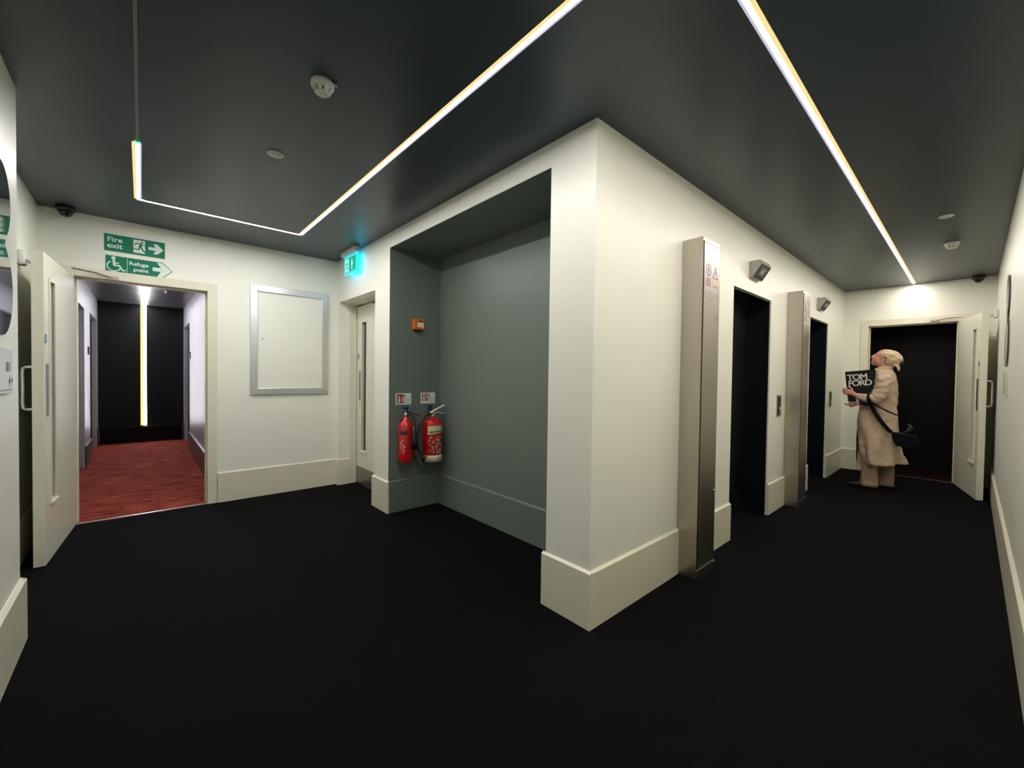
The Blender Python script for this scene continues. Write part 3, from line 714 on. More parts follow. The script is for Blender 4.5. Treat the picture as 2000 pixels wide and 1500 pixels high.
        b = BM(); box(b, -.140, -.075, -.05, -.03, .055, .068); obj('hose_clip', b, 'brass', r, bevel=.003)
    # printed lines of the instruction label
    b = BM(); random.seed(5 if co2 else 8)
    rr = R+.0016
    a_lo, a_hi = (196, 236) if co2 else (214, 312)
    z = .08
    while z < (.245 if co2 else .25):
        a = a_lo
        while a < a_hi:
            da = random.uniform(3, 11)
            if random.random() < .5:
                n = 3; zz = z+random.uniform(-.002, .002); A = []; B = []
                for i in range(n+1):
                    an = math.radians(a+da*i/n); A.append(b.verts.new((rr*math.cos(an), rr*math.sin(an), zz))); B.append(b.verts.new((rr*math.cos(an), rr*math.sin(an), zz+.004)))
                for i in range(n): b.faces.new((A[i], A[i+1], B[i+1], B[i]))
            a += da+3
        z += .010
    obj('instruction_print', b, 'sign_white', r)
    # blue anti tamper tag
    b = BM()
    if co2: lathe(b, [(.026, zt+.045), (.022, zt+.060), (.030, zt+.080), (.034, zt+.085)], n=6); 
    else: lathe(b, [(.018, zt+.06), (.022, zt+.085), (.028, zt+.105), (.030, zt+.11)], (-.01, .03, 0), n=6)
    part(obj('seal_tag', b, 'blue', r), 'blue plastic tag')
    # wall bracket
    b = BM(); dy = YA2-.0006-loc[1]
    box(b, -.02, .02, R-.01, dy, .30, .39); obj('bracket', b, 'rubber', r)
    return r
extinguisher((.135, 2.248, .478), True, 'slim red fire extinguisher with black horn on the alcove wall')
extinguisher((.405, 2.222, .462), False, 'wide red fire extinguisher with cream base band and hose')

# ------------------------------------------------------------------ lift wall things
def duct(x0, wdt, label, sticker=True):
    r = empty('steel_duct', (x0, 0, 0)); tag(r, label, 'steel column', group='steel ducts beside the lift openings')
    D = .1384; h = 2.1955
    b = BM(); box(b, 0, wdt, -D+.004, -.0006, .062, h); obj('casing', b, 'steel', r, bevel=.002)
    b = BM(); box(b, .009, wdt-.003, -D+.0005, -D+.006, .070, h-.026); obj('panel_gap', b, 'rubber', r)
    b = BM(); box(b, .0125, wdt-.0065, -D-.001, -D+.006, .0745, h-.0315); obj('access_panel', b, 'steel', r, bevel=.001)
    b = BM(); box(b, -.004, wdt+.004, -D-.006, -.0006, .055, .062); box(b, -.001, wdt+.001, -D, -.0006, .0, .055); obj('plinth', b, 'steel', r)
    for z in (.545, 1.70):
        b = BM(); lathe(b, [(.009, 0), (.009, .004), (.005, .007)], n=16, axis='y')
        for v in b.verts: v.co = V((v.co.x+wdt-.030, -v.co.y-D-.001, v.co.z+z))
        obj('panel_screw', b, 'chrome', r, smooth=True)
    fn = flat_fn((0, -D-.001, 0), (1, 0, 0), (0, 0, 1))
    b = BM(); prism(b, [(.020, 1.86), (.240, 1.86), (.240, 2.05), (.020, 2.05)], 0, .0006, fn); nt_ = obj('warning_notice', b, mat('pale_sticker', (.60, .55, .56), .32, .75), r)
    b = BM(); n = 24; c0 = (.075, 1.995)
    for i in range(n):
        a0, a1 = 2*PI*i/n, 2*PI*(i+1)/n
        prism(b, [(c0[0]+q*math.cos(a), c0[1]+q*math.sin(a)) for q, a in ((.032, a0), (.040, a0), (.040, a1), (.032, a1))], .0006, .001, fn)
    prism(b, [(.069, 1.975), (.081, 1.975), (.085, 2.0), (.080, 2.018), (.070, 2.018), (.065, 2.0)], .0006, .001, fn)
    tri = [(.135, 1.950), (.225, 1.950), (.180, 2.035)]; ti = [(.148, 1.957), (.212, 1.957), (.180, 2.018)]
    for i in range(3): prism(b, [tri[i], tri[(i+1) % 3], ti[(i+1) % 3], ti[i]], .0006, .001, fn)
    prism(b, [(.177, 1.972), (.183, 1.972), (.186, 2.0), (.174, 2.0)], .0006, .001, fn)
    obj('warning_symbols', b, mat('grey_symbol_print', (.15, .13, .14), .5), nt_)
    b = BM()
    for k in range(4): prism(b, [(.040, 1.890+k*.014), (.108, 1.890+k*.014), (.108, 1.900+k*.014), (.040, 1.900+k*.014)], .0006, .001, fn)
    prism(b, [(.14, 1.895), (.22, 1.895), (.22, 1.902), (.14, 1.902)], .0006, .001, fn)
    obj('red_wording', b, mat('faded_red_print', (.42, .15, .15), .5), nt_)
    b = BM(); prism(b, [(.140, 1.912), (.220, 1.912), (.220, 1.940), (.140, 1.940)], .0006, .001, fn); obj('yellow_wording', b, mat('faded_yellow_print', (.65, .56, .36), .5), nt_)
    b = BM()
    for k in range(3): prism(b, [(.03+.05*(k == 0), 1.80+k*.018), (.15+.06*k, 1.80+k*.018), (.15+.06*k, 1.803+k*.018), (.03+.05*(k == 0), 1.803+k*.018)], 0, .0004, fn)
    obj('scuffed_print', b, 'plate', nt_)
    return r
dA = duct(.9345, .258, 'tall brushed steel duct nearer the wall corner, left of the first lift')
dup(dA, (3.238, 0, 0), 'tall brushed steel duct between the two lift openings')
def lantern(x0, label):
    r = empty('lift_lantern', (x0, 0, 2.158)); tag(r, label, 'lift indicator', group='wedge lanterns above the lifts')
    prof = [(0, .008), (.026, 0), (.0985, .109), (.083, .139), (0, .139)]
    b = BM(); fn = lambda a, z, d: V((d, -a, z)); prism(b, prof, 0, .235, fn); obj('housing', b, 'lantern', r, bevel=.003)
    e0 = V((0, -.026, 0)); e1 = V((0, -.0985, .109)); uu = (e1-e0).normalized(); L_ = (e1-e0).length
    nn = V((1, 0, 0)).cross(uu)
    fn = lambda a, c, d: e0+V((1, 0, 0))*a+uu*c+nn*d
    b = BM(); prism(b, [(.006, .006), (.229, .006), (.229, L_-.006), (.006, L_-.006)], 0, .003, fn); sc_ = obj('screen_bezel', b, mat('dark_grey_bezel', (.045, .042, .036), .4), r)
    b = BM(); prism(b, [(.055, .032), (.180, .032), (.180, L_-.030), (.055, L_-.030)], .003, .004, fn); obj('display', b, 'lens', sc_)
    b = BM(); prism(b, [(.085, .050), (.150, .050), (.150, L_-.048), (.085, L_-.048)], .004, .0046, fn); obj('display_symbol', b, mat('dim_display', (.3, .3, .28), .4), sc_)
    return r
lA = lantern(2.137, 'grey wedge lantern above the nearer lift opening')
dup(lA, (4.42, 0, 2.158), 'grey wedge lantern above the farther lift opening')
def callpanel(x0, label):
    r = empty('lift_call_panel', (x0, 0, .93)); tag(r, label, 'lift call button', group='call panels beside the lifts')
    b = BM(); box(b, 0, .125, -.008, 0, 0, .212); obj('face_plate', b, 'plate', r, bevel=.002)
    b = BM(); box(b, .008, .060, -.010, -.007, .012, .200); obj('dark_insert', b, 'rubber', r)
    b = BM(); lathe(b, [(.016, 0), (.016, .004)], n=20, axis='y')
    for v in b.verts: v.co = V((v.co.x+.092, -v.co.y-.008, v.co.z+.07))
    obj('button', b, 'chrome', r, smooth=True)
    b = BM(); box(b, .070, .115, -.0095, -.007, .10, .19); obj('notice_window', b, 'ink', r)
    return r
cA = callpanel(2.96, 'slim steel call panel between the nearer lift and second duct')
dup(cA, (5.19, 0, .935), 'slim steel call panel between the farther lift and end wall')

# ------------------------------------------------------------------ figure 8 mirrors and room signs
def eight_outline():
    c1, R1, c2, R2 = .19, .19, .552, .157
    half = []
    N_ = 60
    for i in range(N_+1):
        z = .709*(.5-.5*math.cos(PI*i/N_))
        h1 = math.sqrt(max(0, R1*R1-(z-c1)**2)); h2 = math.sqrt(max(0, R2*R2-(z-c2)**2))
        h = max(h1, h2)
        d = abs(z-.388)
        if d < .05: h = max(h, .062+.9*d*d/.05)
        half.append((h, z))
    return [(h, z) for h, z in half]+[(-h, z) for h, z in half[::-1][1:-1]]
def mirror8(loc, right, label):
    r = empty('figure_eight_mirror', loc); tag(r, label, 'mirror')
    fn = flat_fn((0, 0, 0), right, (0, 0, 1))
    b = BM(); prism(b, eight_outline(), 0, .010, fn); bmesh.ops.remove_doubles(b, verts=b.verts, dist=1e-5); obj('backing', b, 'mirroredge', r)
    b = BM(); prism(b, [(p*.985, .3545+(q-.3545)*.992) for p, q in eight_outline()], .0101, .0122, fn); bmesh.ops.remove_doubles(b, verts=b.verts, dist=1e-5); obj('mirror_face', b, 'mirror', r)
mirror8((XN, 1.345, 1.432), (0, 1, 0), 'figure-eight mirror cut off at the left edge of the view')
mirror8((3.30, -W, 1.420), (-1, 0, 0), 'figure-eight mirror seen edge-on on the right wall')
def roomsign(loc, right, label):
    r = empty('room_number_sign', loc); tag(r, label, 'sign')
    fn = flat_fn((0, 0, 0), right, (0, 0, 1)); n_ = V(right).cross(V((0, 0, 1)))
    b = BM(); prism(b, [(-.18, 0), (.18, 0), (.18, .19), (-.18, .19)], 0, .012, fn); obj('plaque', b, 'acrylic', r, bevel=.002)
    for s_, x_, z_, sz in (('811', .140, .092, .058), ('4\u2192', .170, .030, .05)):
        sz_ = sz
        if s_[0] == '4':
            b = text_bm('4', .058, V(right)*.128+V((0, 0, z_))+n_*.012, right, (0, 0, 1), .0006, 'RIGHT')
            obj('lettering', b, 'ink', r, fix=False); b = BM()
            prism(b, [(.134, z_+.019), (.156, z_+.019), (.156, z_+.010), (.172, z_+.0215), (.156, z_+.033), (.156, z_+.024), (.134, z_+.024)], .012, .0126, fn)
        else:
            b = text_bm(s_, sz_, V(right)*x_+V((0, 0, z_))+n_*.012, right, (0, 0, 1), .0006, 'RIGHT')
        obj('lettering', b, 'ink', r, fix=False)
    b = BM(); prism(b, [(-.13, .012), (.14, .012), (.145, .015), (.14, .015), (-.13, .015)], .012, .0126, fn); obj('underline', b, 'ink', r)
roomsign((XN, 1.345, 1.193), (0, 1, 0), 'pale room number plaque below the mirror at the left edge')
b = BM(); box(b, -.13, .13, 0, .014, 0, .185)
o = obj('room_number_sign', b, 'acrylic', bevel=.002); o.location = (3.27, -W, 1.198); tag(o, 'pale plaque below the edge-on mirror on the right wall', 'sign')
for (x, y, z, s, lb) in ((CX0, 7.07, 1.52, 1, 'small dark room sign on the left corridor wall'), (CX1, 7.33, 1.51, -1, 'small dark room sign on the right corridor wall')):
    b = BM(); box(b, min(0, s*.012), max(0, s*.012), -.06, .06, 0, .11); o = obj('door_number_sign', b, 'rubber'); o.location = (x, y, z); tag(o, lb, 'sign')
# ------------------------------------------------------------------ person
PX, PY = 4.98, -.56
person = empty('person', (PX, PY, 0)); tag(person, 'person in beige trench coat and pale headscarf looking up, hugging a large black book', 'person')
def L(x, y, z): return V((x-PX, y-PY, z))
def W3(p): return V((p[0]-PX, p[1]-PY, p[2]))
# --- body: one continuous surface (head, neck, trunk, arms, hands, legs)
b = BM()
th = math.radians(21); hc = V((4.98, -.563, 1.572)); F = V((0, math.cos(th), math.sin(th))); U = V((0, -math.sin(th), math.cos(th))); X = V((1, 0, 0))
def hp(x, f, u): return W3(hc+X*x+F*f+U*u)
def el(c, rx, rf, ru, n=24, m=16, rot=0):
    ellipsoid(b, c, (X*rx, F*rf, U*ru), n, m)
el(hp(0, -.012, .022), .074, .096, .090)            # skull
el(hp(0, .030, -.035), .060, .066, .075)            # face
el(hp(0, .052, -.082), .034, .038, .030)            # chin and jaw
el(hp(0, .010, -.066), .055, .055, .040)
tube(b, [hp(0, .076, .026), hp(0, .092, .004), hp(0, .105, -.018), hp(0, .092, -.030)], [.009, .012, .0145, .011], 10)  # nose
for s in (-1, 1):
    el(hp(s*.028, .072, .030), .022, .013, .010, 12, 8)       # brow
    el(hp(s*.034, .058, -.022), .022, .020, .024, 12, 8)      # cheek
    el(hp(s*.011, .094, -.029), .008, .009, .008, 10, 6)      # nostril
    # ear
    for k in range(9):
        a = math.radians(-70+k*38)
        ellipsoid(b, hp(s*.074, -.012+.014*math.cos(a), -.012+.024*math.sin(a)), (X*.006, F*.007, U*.007), 8, 6)
    el(hp(s*.071, -.010, -.012), .005, .012, .020, 10, 8)
el(hp(0, .087, -.052), .021, .010, .0075, 14, 8)     # upper lip
el(hp(0, .084, -.064), .019, .010, .0080, 14, 8)     # lower lip
tube(b, [W3((4.98, -.575, 1.40)), W3((4.98, -.565, 1.47)), W3((4.98, -.558, 1.535))], [.062, .055, .058], 20)   # neck
tube(b, [W3((4.98, -.55, .86)), W3((4.98, -.545, 1.02)), W3((4.98, -.55, 1.20)), W3((4.98, -.565, 1.36)), W3((4.98, -.57, 1.41))], [.13, .115, .125, .12, .07], 24, flat=((1, 0, 0), .72))
for s in (-1, 1):
    sx = 4.98+s*.165
    fy = -.49 if s < 0 else -.60
    tube(b, [W3((4.98+s*.08, -.55, .90)), W3((4.98+s*.10, (fy-.55)/2, .50)), W3((4.98+s*.11, fy-.01, .12)), W3((4.98+s*.11, fy-.01, .06))], [.095, .062, .042, .036], 16)
def arm(*pts):
    P = smooth_path([W3(p) for p in pts], 5); tube(b, P, [.038-.012*k/(len(P)-1) for k in range(len(P))], 14)
arm((4.83, -.575, 1.375), (4.792, -.585, 1.30), (4.778, -.575, 1.19), (4.757, -.53, 1.105), (4.745, -.46, 1.090), (4.756, -.355, 1.114), (4.760, -.335, 1.125))
arm((5.13, -.575, 1.375), (5.165, -.585, 1.30), (5.175, -.555, 1.18), (5.15, -.48, 1.09), (5.03, -.38, 1.05), (4.92, -.345, 1.028), (4.88, -.335, 1.018))
tube(b, [W3((4.88, -.57, 1.38)), W3((4.80, -.575, 1.375))], [.04, .04], 12); tube(b, [W3((5.08, -.57, 1.38)), W3((5.16, -.575, 1.375))], [.04, .04], 12)
# upper hand: palm on the cover, fingers round the fore edge; lower hand under the book
def hand(wr, palm, knuckles, fingers, thumb):
    tube(b, [W3(wr), W3(palm), sum((W3(k) for k in knuckles), V())/len(knuckles)], [.024, .033, .033], 14, flat=((0, .35, .94), .48))
    for path in fingers:
        tube(b, smooth_path([W3(p) for p in path], 3), [.0100-.00028*k for k in range((len(path)-1)*3+1)], 8)
        ellipsoid(b, W3(path[-1]), (V((.0085, 0, 0)), V((0, .0085, 0)), V((0, 0, .0085))), 8, 6)
    tube(b, smooth_path([W3(p) for p in thumb], 3), .0105, 8)
    ellipsoid(b, W3(thumb[-1]), (V((.0095, 0, 0)), V((0, .0095, 0)), V((0, 0, .0095))), 8, 6)
kn = [(4.764, -.268, 1.190), (4.762, -.256, 1.170), (4.762, -.256, 1.148), (4.764, -.264, 1.127)]
hand((4.760, -.335, 1.128), (4.762, -.302, 1.150), kn,
     [[(4.764, -.268, 1.190), (4.764, -.238, 1.198), (4.784, -.219, 1.200), (4.808, -.219, 1.198), (4.826, -.231, 1.196)],
      [(4.762, -.256, 1.170), (4.762, -.228, 1.176), (4.782, -.213, 1.178), (4.810, -.214, 1.176), (4.830, -.229, 1.174)],
      [(4.762, -.256, 1.148), (4.762, -.230, 1.153), (4.782, -.216, 1.155), (4.810, -.217, 1.153), (4.829, -.231, 1.151)],
      [(4.764, -.264, 1.127), (4.764, -.240, 1.131), (4.782, -.225, 1.133), (4.806, -.225, 1.132), (4.822, -.235, 1.130)]],
     [(4.760, -.315, 1.162), (4.762, -.305, 1.190), (4.766, -.288, 1.212), (4.768, -.272, 1.226)])
kn = [(4.835, -.275, 0.998), (4.818, -.272, 0.996), (4.800, -.273, 0.995), (4.784, -.280, 0.996)]
hand((4.880, -.335, 1.018), (4.845, -.305, 1.006), [(4.812, -.280, 0.997)],
     [[(4.835, -.285, 1.000), (4.828, -.258, 0.998), (4.812, -.240, 1.000), (4.796, -.236, 1.010)],
      [(4.822, -.290, 0.998), (4.810, -.262, 0.994), (4.792, -.248, 0.996), (4.782, -.246, 1.008)],
      [(4.816, -.302, 0.996), (4.798, -.280, 0.992), (4.782, -.270, 0.994), (4.774, -.268, 1.008)],
      [(4.816, -.318, 0.996), (4.796, -.302, 0.992), (4.782, -.296, 0.994), (4.774, -.294, 1.006)]],
     [(4.855, -.315, 1.018), (4.855, -.290, 1.040), (4.850, -.265, 1.056)])
body = obj('body', b, 'skin', person, smooth=True)
rm = body.modifiers.new('remesh', 'REMESH'); rm.mode = 'VOXEL'; rm.voxel_size = .0042; rm.use_smooth_shade = True
sm = body.modifiers.new('smooth', 'SMOOTH'); sm.factor = .5; sm.iterations = 3
for s in (-1, 1):
    b = BM(); ellipsoid(b, hp(s*.031, .0725, .012), (X*.011, F*.008, U*.0065), 12, 8); ey = obj('eye', b, mat('eye_white', (.45, .40, .36), .2), person, smooth=True)
    b = BM(); ellipsoid(b, hp(s*.033, .0790, .014), (X*.0055, F*.003, U*.0055), 10, 8); part(obj('iris', b, 'ink', ey, smooth=True), 'dark iris')
    b = BM(); tube(b, smooth_path([hp(s*.016, .0845, .036), hp(s*.032, .0800, .040), hp(s*.047, .0665, .036)], 4), .0022, 6); part(obj('eyebrow', b, mat('brown_hair', (.07, .035, .02), .8), person), 'brown eyebrow')
b = BM(); tube(b, [hp(-.017, .0885, -.0585), hp(0, .0945, -.0580), hp(.017, .0885, -.0585)], .0024, 6); obj('mouth_line', b, mat('lip_shadow_colour', (.28, .06, .05), .5), person)
# hair wisp at the nape and headscarf
b = BM()
vs = ellipsoid(b, hp(0, -.044, .020), (X*.086, F*.108, U*.093), 96, 64)
for v in vs:
    q = v.co-hp(0, -.044, .020); f_, u_, x_ = q.dot(F), q.dot(U), q.x
    v.co += F*(-.018*max(0, -f_/.1)) + U*(-.012*max(0, -f_/.1)**2)
    w_ = .0035*math.sin(f_*70+u_*45)*(1-abs(u_)/.2)+.002*math.sin(u_*120+x_*40)
    v.co += q.normalized()*w_
kill = [v for v in b.verts if ((v.co-hp(0, 0, 0)).dot(F) > .077+.7*((v.co-hp(0, 0, 0)).dot(U)-.06) or ((v.co-hp(0, 0, 0)).dot(F) > -.035 and (v.co-hp(0, 0, 0)).dot(U) < .018) or (v.co-hp(0, 0, 0)).dot(U) < -.072)]
bmesh.ops.delete(b, geom=kill, context='VERTS')
hs = part(obj('headscarf', b, 'scarf', person, smooth=True), 'pale gold headscarf tied at the nape')
so = hs.modifiers.new('solidify', 'SOLIDIFY'); so.thickness = .006; so.offset = 1
b = BM(); tube(b, smooth_path([W3((4.95, -.640, 1.505)), W3((4.93, -.672, 1.492)), W3((4.915, -.702, 1.462)), W3((4.91, -.706, 1.420))], 4), [.022, .024, .024, .022, .020, .022, .023, .023, .022, .020, .017, .015, .012], 12, flat=((1, 0, 0), .7))
obj('scarf_knot', b, 'scarf', hs, smooth=True)
b = BM(); ellipsoid(b, hp(0, -.158, .0), (X*.036, F*.034, U*.040), 16, 12); part(obj('hair_bun', b, mat('dark_hair', (.016, .011, .010), .6), person, smooth=True), 'dark hair showing behind the headscarf')
b = BM(); ellipsoid(b, hp(-.0745, -.006, -.045), (X*.004, F*.004, U*.006), 8, 6); part(obj('earring', b, 'brass', person, smooth=True), 'small pale earring')

# --- trench coat: lofted rings with folds running to the hem
SEC = [ # z, front y, back y, half width
 (1.452, -.492, -.628, .066), (1.428, -.475, -.650, .108), (1.402, -.460, -.664, .150), (1.375, -.445, -.675, .182), (1.30, -.425, -.690, .195), (1.20, -.405, -.697, .192),
 (1.08, -.385, -.700, .180), (.975, -.350, -.702, .168), (.90, -.340, -.706, .178), (.78, -.335, -.715, .198), (.62, -.338, -.728, .215), (.46, -.345, -.745, .230), (.34, -.352, -.765, .240), (.285, -.358, -.775, .245)]
b = BM(); NS = 96; rings = []
def lerp(a, b_, t): return a+(b_-a)*t
ZS = []
for i in range(len(SEC)-1):
    k = 4 if SEC[i][0]-SEC[i+1][0] > .06 else 2
    for j in range(k): ZS.append(tuple(lerp(SEC[i][q], SEC[i+1][q], j/k) for q in range(4)))
ZS.append(SEC[-1])
random.seed(3)
for (z, yf, yb, hw_) in ZS:
    ring = []
    t_ = min(1, max(0, (1.0-z)/.7)); cy = (yf+yb)/2; ry = (yf-yb)/2
    for i in range(NS):
        a = 2*PI*i/NS
        ca, sa = math.cos(a), math.sin(a)
        sx_ = math.copysign(abs(ca)**.85, ca); sy_ = math.copysign(abs(sa)**.9, sa)
        fold = t_*(.022*math.sin(4*a+.6+z*4.5)+.015*math.sin(7*a+1.9-z*6)+.008*math.sin(13*a+z*5))+.006*math.sin(6*a+z*14)*(1 if z < 1.3 else 0)-t_*.020*max(0, 1-abs(((a*1.6+z*3.2) % 1.7)-.5)/.16)
        if z > .9: fold += .004*math.sin(z*60+3*a)*(1 if z < 1.4 else 0)
        waist = -.006*math.exp(-((z-.985)/.02)**2)
        k = 1+(fold+waist)/max(hw_, .1)
        x = 4.98+hw_*sx_*k; y = cy+ry*sy_*k
        zz = z
        q_ = max(0, (.46-z)/.175); zz += q_*q_*(.042*(.5-.5*sa)**2+.006*math.sin(5*a))
        ring.append(b.verts.new(W3((x, y, zz))))
    rings.append(ring)
for r0, r1 in zip(rings, rings[1:]):
    for i in range(NS): b.faces.new((r0[i], r0[(i+1) % NS], r1[(i+1) % NS], r1[i]))
coat = part(obj('trench_coat', b, 'coat', person, smooth=True), 'long beige trench coat')
so = coat.modifiers.new('solidify', 'SOLIDIFY'); so.thickness = .006; so.offset = -1
# front opening flap showing the dark lining
b = BM(); prof = [(-.352, .98), (-.338, .80), (-.328, .60), (-.330, .40), (-.333, .300), (-.385, .300), (-.385, .98)]
prism(b, prof, 4.985, 5.03, lambda y_, z_, d_: W3((d_, y_, z_))); part(obj('lining', b, 'lining', coat), 'dark inner lining at the front opening')
# collar
b = BM(); col_pts = []
for i in range(25):
    a = math.radians(-215+250*i/24)
    col_pts.append(W3((4.98+.088*math.cos(a), -.562+.086*math.sin(a), 1.440+.020*math.sin(a)*-1)))
tube(b, col_pts, .026, 10, flat=((0, 0, 1), .30)); obj('collar', b, 'coat', coat, smooth=True)
# lapel, epaulette, buttons, back yoke
b = BM(); prism(b, [(-.60, 1.428), (-.52, 1.425), (-.515, 1.395), (-.59, 1.400)], 4.812, 4.83, lambda y_, z_, d_: W3((d_, y_, z_))); obj('epaulette', b, 'coat', coat, bevel=.004)
for (x, y, z) in ((4.792, -.575, 1.345), (4.822, -.432, .862), (4.815, -.44, .76)):
    b = BM(); ellipsoid(b, W3((x, y, z)), (V((.006, 0, 0)), V((0, .009, 0)), V((0, 0, .009))), 12, 8); part(obj('button', b, 'ink', coat, smooth=True), 'dark brown button')
# sleeves with gathered folds
def sleeve(path, rads, name, seed, parent):
    b = BM(); P = smooth_path([W3(p) for p in path], 9); n = len(P); R_ = []
    for i in range(n):
        t_ = i/(n-1)*(len(rads)-1); k = min(int(t_), len(rads)-2); R_.append(lerp(rads[k], rads[k+1], t_-k))
    prev = None; rings = []
    for i, p in enumerate(P):
        t_ = (P[min(i+1, n-1)]-P[max(i-1, 0)]).normalized(); ref = prev if prev is not None else V((1, 0, 0))
        a_ = (ref-t_*ref.dot(t_)).normalized(); b_ = t_.cross(a_); prev = a_
        ring = []
        for j in range(28):
            an = 2*PI*j/28
            r_ = R_[i]*(1+.05*math.sin(i*1.05+2.4*math.sin(an+seed))+.035*math.sin(i*1.9+an*2+seed*3)+.02*math.sin(i*3.1-an*3))
            ring.append(b.verts.new(p+a_*math.cos(an)*r_+b_*math.sin(an)*r_))
        rings.append(ring)
    for r0, r1 in zip(rings, rings[1:]):
        for j in range(28): b.faces.new((r0[j], r0[(j+1) % 28], r1[(j+1) % 28], r1[j]))
    b.faces.new(rings[0][::-1])
    o = obj(name, b, 'coat', parent, smooth=True)
    q = o.modifiers.new('solidify', 'SOLIDIFY'); q.thickness = .004; q.offset = -1
    return o
sleeve([(4.835, -.575, 1.385), (4.792, -.585, 1.30), (4.778, -.575, 1.19), (4.755, -.53, 1.10), (4.745, -.46, 1.088), (4.756, -.355, 1.112)], [.062, .075, .074, .068, .052, .034], 'sleeve', .5, coat)
sleeve([(5.125, -.575, 1.385), (5.165, -.585, 1.30), (5.175, -.555, 1.18), (5.15, -.48, 1.09), (5.03, -.38, 1.05), (4.92, -.345, 1.028)], [.062, .072, .070, .064, .052, .038], 'sleeve', 1.4, coat)
# dark inner sleeve with white cuff under the near forearm
b = BM(); tube(b, smooth_path([W3((4.755, -.530, 1.050)), W3((4.755, -.46, 1.035)), W3((4.770, -.375, 1.045))], 5), [.030, .036, .038, .038, .037, .036, .036, .036, .036, .034, .034], 14, flat=((0, 0, 1), .6)); part(obj('inner_sleeve', b, 'shoe', coat, smooth=True), 'black inner sleeve')
b = BM(); tube(b, smooth_path([W3((4.767, -.352, 1.082)), W3((4.753, -.362, 1.06)), W3((4.753, -.368, 1.03)), W3((4.767, -.366, 1.005))], 4), .014, 8, flat=((0, 1, 0), .35)); part(obj('cuff', b, 'cuff', coat, smooth=True), 'white folded cuff')

# --- trousers
b = BM()
def leg(x0, y0, zt, flare, sd):
    rings = []
    for i in range(20):
        t_ = i/19; z = lerp(zt, .018, t_); ry = lerp(.070, flare, t_**1.6); rx = lerp(.074, flare*.92, t_)
        ring = []
        for j in range(40):
            a = 2*PI*j/40
            k = 1+.045*math.sin(3*a+sd+z*6)+.02*math.sin(7*a+z*22+sd)+(.05*math.sin(z*75+a+sd) if z < .12 else 0)
            yy = y0+ry*math.sin(a)*k+(.012*t_*t_ if math.sin(a) > 0 else 0)
            ring.append(b.verts.new(W3((x0+rx*math.cos(a)*k, yy, z-.004*math.sin(a) if i == 19 else z))))
        rings.append(ring)
    for r0, r1 in zip(rings, rings[1:]):
        for j in range(40): b.faces.new((r0[j], r0[(j+1) % 40], r1[(j+1) % 40], r1[j]))
leg(4.865, -.482, .62, .080, .3); leg(5.085, -.612, .62, .074, 2.1)
tr = part(obj('trousers', b, 'trousers', person, smooth=True), 'wide tan trousers')
so = tr.modifiers.new('solidify', 'SOLIDIFY'); so.thickness = .005; so.offset = -1
# --- shoes
for (x, yh) in ((4.862, -.565), (5.085, -.69)):
    b = BM(); rings = []
    sec = [(0, .026, .052), (.03, .036, .075), (.09, .036, .08), (.15, .040, .066), (.20, .045, .048), (.25, .040, .036), (.285, .022, .024), (.295, .006, .012)]
    for (d_, hw_, ht_) in sec:
        rings.append([b.verts.new(W3((x+hw_*math.cos(a), yh+d_, .002+ht_*(.5+.5*math.sin(a)) if math.sin(a) > -.2 else .002))) for a in [2*PI*j/20 for j in range(20)]])
    for r0, r1 in zip(rings, rings[1:]):
        for j in range(20): b.faces.new((r0[j], r0[(j+1) % 20], r1[(j+1) % 20], r1[j]))
    b.faces.new(rings[0][::-1]); b.faces.new(rings[-1])
    so = part(obj('shoe', b, 'shoe', person, smooth=True), 'black pointed shoe')
    b = BM(); box(b, x-.030-PX, x+.030-PX, yh-PY, yh+.05-PY, 0, .010); obj('heel', b, 'rubber', so)
    b = BM(); box(b, x-.034-PX, x+.034-PX, yh+.14-PY, yh+.26-PY, 0, .005); obj('sole', b, 'rubber', so)

# ------------------------------------------------------------------ book held by the person
ang = math.radians(6.0)
bk = empty('hardback_book', (4.803, -.268, 1.035)); tag(bk, 'large black hardback book with white lettering held against the chest', 'book')
R_ = V((0, -math.cos(ang), math.sin(ang))); U_ = V((0, math.sin(ang), math.cos(ang))); N_ = V((-1, 0, 0))
fnb = lambda a, c, d: R_*a+U_*c+N_*d
bw, bh = .285, .372
b = BM(); prism(b, [(0, 0), (bw, 0), (bw, bh), (0, bh)], .013, .016, fnb); prism(b, [(0, 0), (bw, 0), (bw, bh), (0, bh)], -.016, -.013, fnb); prism(b, [(bw-.003, 0), (bw, 0), (bw, bh), (bw-.003, bh)], -.0135, .0135, fnb)
obj('cover', b, 'bookcover', bk)
b = BM(); prism(b, [(.004, .004), (bw-.004, .004), (bw-.004, bh-.004), (.004, bh-.004)], -.0128, .0128, fnb); obj('pages', b, 'pages', bk)
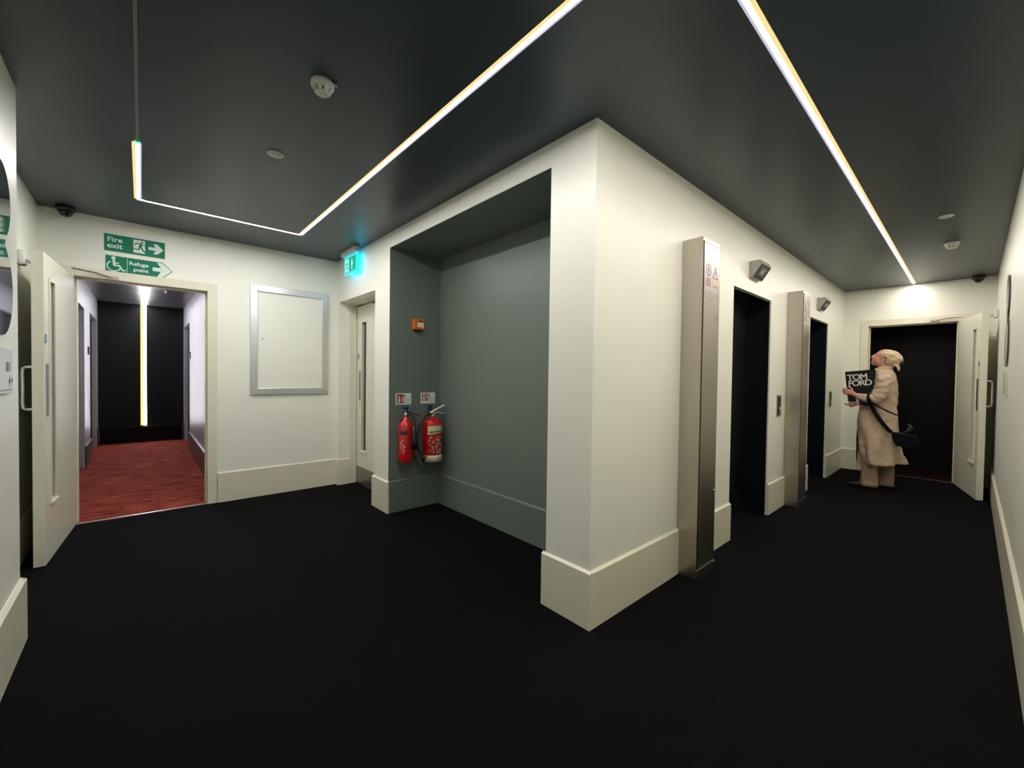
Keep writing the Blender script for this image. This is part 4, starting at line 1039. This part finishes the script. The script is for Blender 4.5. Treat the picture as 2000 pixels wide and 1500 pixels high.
# lettering: TOM over FORD, set tight
for wd_, a_, c_, sp_, lb_ in (('TOM', .012, .262, .86, 'white capitals, upper line'), ('FORD', .016, .188, .84, 'white capitals, lower line')):
    b = BM()
    for k, (da, dc) in enumerate(((0, 0), (.0045, 0), (0, .0034), (.0045, .0034), (.0022, .0017))):
        t2 = text_bm(wd_, .097, R_*(a_+da)+U_*(c_+dc)+N_*(.0162+.00012*k), R_, U_, .0005, sx=.98, space=sp_)
        me_ = bpy.data.meshes.new('t'); t2.to_mesh(me_); t2.free(); b.from_mesh(me_); bpy.data.meshes.remove(me_)
    part(obj('lettering', b, 'letters', bk, fix=False), lb_)

# ------------------------------------------------------------------ shoulder bag
bg = empty('handbag', (4.82, -.72, .60)); tag(bg, 'black leather handbag hanging from a strap behind the person', 'handbag')
def G(p): return V((p[0]-4.82, p[1]+.72, p[2]-.60))
b = BM(); prism(b, [(-.672, .695), (-.70, .712), (-.80, .700), (-.885, .690), (-.900, .62), (-.885, .555), (-.80, .540), (-.715, .560), (-.690, .62)], 4.715, 4.785, lambda y_, z_, d_: G((d_, y_, z_)))
obj('bag_body', b, 'bag', bg, bevel=.012)
b = BM(); tube(b, smooth_path([G((4.745, -.478, 1.158)), G((4.692, -.474, 1.10)), G((4.705, -.482, 1.03)), G((4.755, -.505, .97)), G((4.752, -.55, .88)), G((4.745, -.60, .80)), G((4.745, -.66, .72)), G((4.748, -.70, .70))], 5), .021, 8, flat=((0, 1, .35), .16))
part(obj('strap', b, 'bag', bg, smooth=True), 'wide black strap running over the forearm')
b = BM(); tube(b, smooth_path([G((4.700, -.49, 1.06)), G((4.725, -.54, 1.01)), G((4.757, -.62, .955)), G((4.785, -.690, .915)), G((4.83, -.725, .90))], 5), .009, 8, flat=((0, .5, 1), .3)); obj('thin_strap', b, 'bag', bg, smooth=True)
b = BM(); tube(b, smooth_path([G((4.75, -.735, .70)), G((4.75, -.77, .705)), G((4.75, -.81, .735)), G((4.755, -.835, .78)), G((4.76, -.81, .81))], 5), [.005]*6+[.010]*5+[.018]*5+[.012]*5, 10)
part(obj('tassel', b, 'greyfur', bg, smooth=True), 'dark grey tufted trim')
